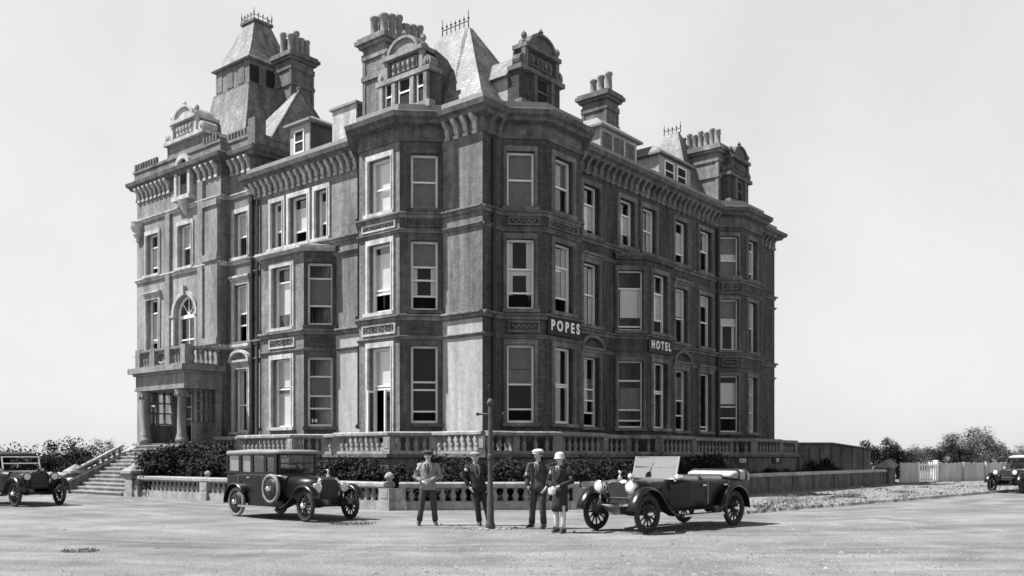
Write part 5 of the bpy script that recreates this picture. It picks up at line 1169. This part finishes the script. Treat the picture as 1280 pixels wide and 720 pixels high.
# ------------------------------------------------------------------ people
def skin_mesh(name, verts, edges, radii, material, parent=None, sub=1):
    import bmesh
    me = bpy.data.meshes.new(name); me.from_pydata([tuple(v) for v in verts], edges, [])
    bm = bmesh.new(); bm.from_mesh(me); ly = bm.verts.layers.skin.verify(); bm.verts.ensure_lookup_table()
    for i, v in enumerate(bm.verts):
        rr = radii[i]; v[ly].radius = rr if isinstance(rr, tuple) else (rr, rr); v[ly].use_root = (i == 0)
    bm.to_mesh(me); bm.free()
    o = bpy.data.objects.new(name, me); COL.objects.link(o)
    s = o.modifiers.new('skin', 'SKIN'); s.use_smooth_shade = True
    u = o.modifiers.new('sub', 'SUBSURF'); u.levels = sub; u.render_levels = sub
    dg = bpy.context.evaluated_depsgraph_get(); m2 = bpy.data.meshes.new_from_object(o.evaluated_get(dg)); m2.materials.clear(); m2.materials.append(M[material])
    bpy.data.objects.remove(o); q = bpy.data.objects.new(name, m2); COL.objects.link(q); q.parent = parent; return q
def person(label, loc, rz, H, arms, feet, jacket, legs, hat, lean=0.0, skirt=None, vest=None, hatmt='linen', tilt=0.0, bag=False):
    """faces -y; arms = ((elbow, wrist) for the -x side, then the +x side); feet = ankle points"""
    k = H/1.75; V3 = lambda *a: Vector(a)
    hip = V3(0, 0, .93); sh_z = 1.42; top = V3(lean, 0, 0)
    vs, es, rs = [], [], []
    def v(p, r, prev=None):
        vs.append(Vector(p)); rs.append(r); i = len(vs)-1
        if prev is not None: es.append((prev, i))
        return i
    pel = v((0, 0, .95), (.13, .09)); wa = v(V3(0, 0, 1.1)+top*.4, (.115, .08), pel); ch = v(V3(0, 0, 1.3)+top*.8, (.14, .095), wa); nb = v(V3(0, .01, 1.45)+top, (.06, .055), ch)
    nk = v(V3(0, .0, 1.52)+top, .05, nb); hd0 = V3(0, -.015, 1.63)+top; jw = v(hd0+V3(0, -.015, -.055), (.06, .07), nk); hc = v(hd0+V3(0, 0, .02), (.075, .095), jw); cr = v(hd0+V3(0, .01, .085), (.055, .07), hc)
    v(hd0+V3(0, -.118, -.01), .014, hc)
    for s in (-1, 1): v(hd0+V3(s*.088, .01, -.005), .016, hc)
    J = {}
    for s, (el, wr), ft in ((-1, arms[0], feet[0]), (1, arms[1], feet[1])):
        shd = V3(s*.185, .0, sh_z)+top*.95; el = Vector(el); wr = Vector(wr); a = v(shd, .06, ch); e = v(el, .043, a); w = v(wr, .03, e)
        d = (wr-el).normalized(); sd = Vector((s, 0, 0)); pn = (sd-d*d.dot(sd)).normalized() if abs(d.dot(sd)) < .95 else Vector((0, -1, 0))
        nrm = d.cross(pn); palm = v(wr+d*.065, (.036, .022), w)
        for q in range(4):
            b = wr+d*(.10)+nrm*(-.03+.02*q); f1 = v(b, .0095, palm); L_ = (.038, .046, .044, .034)[q]; f2 = v(b+d*L_-pn*.008, .009, f1); v(b+d*L_*1.7-pn*.03, .008, f2)
        t1 = v(wr+d*.045+nrm*-.045-pn*.01, .011, palm); v(wr+d*.085+nrm*-.06-pn*.02, .0095, t1)
        hp = V3(s*.095, 0, .9); an = Vector(ft); kn = (hp+an)/2+V3(0, -.03, .01)
        h_ = v(hp, (.085, .09), pel); kk = v(kn, .058, h_); aa = v(an, .04, kk); v(an+V3(s*.02, -.13, -.055), (.035, .03), aa)
        J[s] = (shd, el, wr, hp, kn, an)
    p = thing('person', label, 'person', loc, rz); p.scale = (k, k, k)
    skin_mesh('body', vs, es, rs, 'skin', p)
    m = MB()
    for s in (-1, 1): m.ball(hd0+V3(s*.032, -.088, .015), (.011, .008, .008), 6, 4)
    m.build('eyes', 'hair', p); m = MB(); m.ball(hd0+V3(0, -.092, -.05), (.022, .008, .006), 8, 4); m.build('mouth', 'dwool', p)
    m = MB(); m.ball(hd0+V3(0, .022, .02), (.088, .098, .095), 12, 8); m.build('hair', 'hair', p, True)
    el_ = lambda z, rx, ry, dx=0, dy=0: [V3(rx*math.cos(2*PI*i/16)+dx, ry*math.sin(2*PI*i/16)+dy, z) for i in range(16)]
    # jacket: torso and two sleeves, lapels, collar
    m = MB(); hem = .83 if not skirt else .86
    m.loft([el_(z, rx, ry, lean*max(0, (z-.95)/.5)) for z, rx, ry in ((hem, .205, .145), (.95, .19, .135), (1.08, .172, .122), (1.25, .195, .135), (1.36, .205, .13), (1.43, .165, .10), (1.48, .085, .07))])
    for s in (-1, 1):
        shd, el, wr = J[s][:3]; m.tube([shd+V3(-s*.05, 0, .01), shd+V3(s*.012, 0, -.02), shd.lerp(el, .5), el, el.lerp(wr, .5), el.lerp(wr, .93)], [.055, .078, .068, .064, .056, .047], 10)
        m.ball(el, .066, 8, 6)
    jk = m.build('jacket', jacket, p, True)
    m = MB(); f = V3(lean*.7, -.128, 0)
    for s in (-1, 1): m.prism([V3(s*.01+lean*.5, -.128, 1.10), V3(s*.075+lean*.8, -.142, 1.30), V3(s*.09+lean, -.125, 1.42), V3(s*.05+lean, -.11, 1.46), V3(s*.02+lean*.6, -.138, 1.2)], (0, -.012, 0))
    m.build('lapel', vest or jacket, jk); m = MB(); m.prism([V3(-.045+lean, -.124, 1.47), V3(.045+lean, -.124, 1.47), V3(.0+lean*.6, -.146, 1.18)], (0, -.008, 0)); m.build('shirt_front', 'linen', jk)
    m = MB(); m.prism([V3(-.016+lean, -.136, 1.45), V3(.016+lean, -.136, 1.45), V3(.02+lean*.6, -.158, 1.22), V3(-.02+lean*.6, -.158, 1.22)], (0, -.006, 0)); m.build('tie', 'dwool', jk)
    if not skirt:
        m = MB(); m.loft([el_(z, rx, ry) for z, rx, ry in ((1.02, .165, .12), (.9, .175, .13), (.80, .165, .125))])
        for s in (-1, 1):
            hp, kn, an = J[s][3:]; m.tube([hp+V3(0, 0, .02), hp.lerp(kn, .4), kn, kn.lerp(an, .5), an+V3(0, 0, .02)], [.098, .095, .078, .07, .072], 10)
        m.build('trousers', legs, p, True)
    else:
        m = MB(); m.loft([[V3(x*(1+.05*math.sin(i*3)), y*(1+.05*math.sin(i*3)), z) for i, (x, y, z) in enumerate(el_(zz, rx, ry))] for zz, rx, ry in ((1.05, .15, .11), (.9, .17, .13), (.65, .175, .14), (.47, .18, .145))]); m.build('skirt', skirt, p, True)
        m = MB()
        for s in (-1, 1): hp, kn, an = J[s][3:]; m.tube([kn+V3(0, 0, .1), kn, kn.lerp(an, .35), kn.lerp(an, .7), an-V3(0, 0, .02)], [.066, .064, .066, .052, .044], 10)
        m.build('stockings', legs, p, True)
    for s in (-1, 1):
        an = J[s][5]; m = MB(); z0 = an.z-.075
        m.loft([[V3(an.x+s*.02*t+rx*math.cos(2*PI*i/12), an.y+yy, max(z0, z0+hh*(.5+.5*math.sin(2*PI*i/12))-.0)) for i in range(12)] for t, yy, rx, hh in ((0, .085, .03, .06), (0, .06, .045, .11), (0, 0, .05, .12), (.3, -.07, .048, .09), (.8, -.14, .05, .065), (1, -.19, .035, .045), (1, -.205, .015, .03))])
        m.build('shoe', 'shoe', p, True)
    m = MB()
    if hat == 'flat':
        m.loft([[hd0+V3(rx*math.cos(2*PI*i/16), ry*math.sin(2*PI*i/16)+dy, z) for i in range(16)] for z, rx, ry, dy in ((.04, .094, .11, 0), (.055, .118, .135, -.01), (.075, .13, .148, -.015), (.10, .115, .125, 0), (.122, .085, .09, .01), (.132, .04, .05, .01))])
        m.prism([hd0+V3(.085*math.cos(a), -.085-.085*math.sin(a), .045-.03*math.sin(a)) for a in [PI*i/8 for i in range(9)]], (0, 0, .014))
    elif hat == 'cloche':
        m.loft([[hd0+V3(rx*math.cos(2*PI*i/16), ry*math.sin(2*PI*i/16)+dy, z) for i in range(16)] for z, rx, ry, dy in ((.0, .125, .145, -.01), (.015, .115, .13, 0), (.03, .105, .118, 0), (.08, .105, .118, 0), (.125, .085, .095, .005), (.15, .04, .05, .005))])
    else:
        m.loft([[hd0+V3(rx*math.cos(2*PI*i/16), ry*math.sin(2*PI*i/16), z) for i in range(16)] for z, rx, ry in ((.05, .16, .175), (.062, .162, .178), (.066, .098, .112), (.12, .095, .11), (.16, .085, .098), (.168, .04, .06))])
    m.build('hat', hatmt, p, True)
    if bag:
        m = MB(); m.loft([el_(z, rx, .05, J[1][2].x-.12, J[1][2].y-.08) for z, rx in ((.84, .05), (.87, .085), (.97, .09), (1.0, .06))]); bg_ = m.build('handbag', 'linen', None, True); bg_.location = loc; bg_.rotation_euler = (0, 0, rz); bg_.scale = (k, k, k)
        tag(bg_, 'small pale handbag held by the person in the white hat', 'handbag')
    return p
person('man in a pale tweed jacket and dark trousers standing alone with arms folded low', G(535, 656.5), .1, 1.78,
       (((-.29, .03, 1.14), (-.13, -.18, 1.03)), ((.30, .02, 1.15), (.09, -.19, 1.08))), ((-.2, .02, .09), (.17, .0, .09)), 'tweed', 'gwool', 'flat', hatmt='gwool', vest='tweed')
person('man in a cap and dark jacket over a pale waistcoat leaning by the iron post', G(598, 657), .25, 1.74,
       (((-.34, .06, 1.16), (-.23, -.06, .93)), ((.36, .05, 1.16), (.24, -.08, .92))), ((.02, -.02, .09), (.27, .03, .09)), 'dwool', 'dwool', 'flat', lean=-.08, hatmt='tweed', vest='tweed')
person('man in a white flat cap and dark suit with hands in his pockets', G(673, 660.5), -.45, 1.80,
       (((-.33, .06, 1.14), (-.22, -.05, .92)), ((.33, .05, 1.14), (.22, -.06, .92))), ((-.17, .02, .09), (.13, .0, .09)), 'gwool', 'gwool', 'flat', hatmt='linen', vest='gwool')
person('person in a white close hat, dark coat and skirt with white stockings', G(700, 666), -.5, 1.71,
       (((-.28, .02, 1.14), (-.08, -.2, 1.0)), ((.28, .02, 1.14), (.06, -.2, 1.02))), ((-.09, .04, .085), (.10, -.03, .085)), 'dwool', 'linen', 'cloche', skirt='dwool', vest='dwool', bag=True)
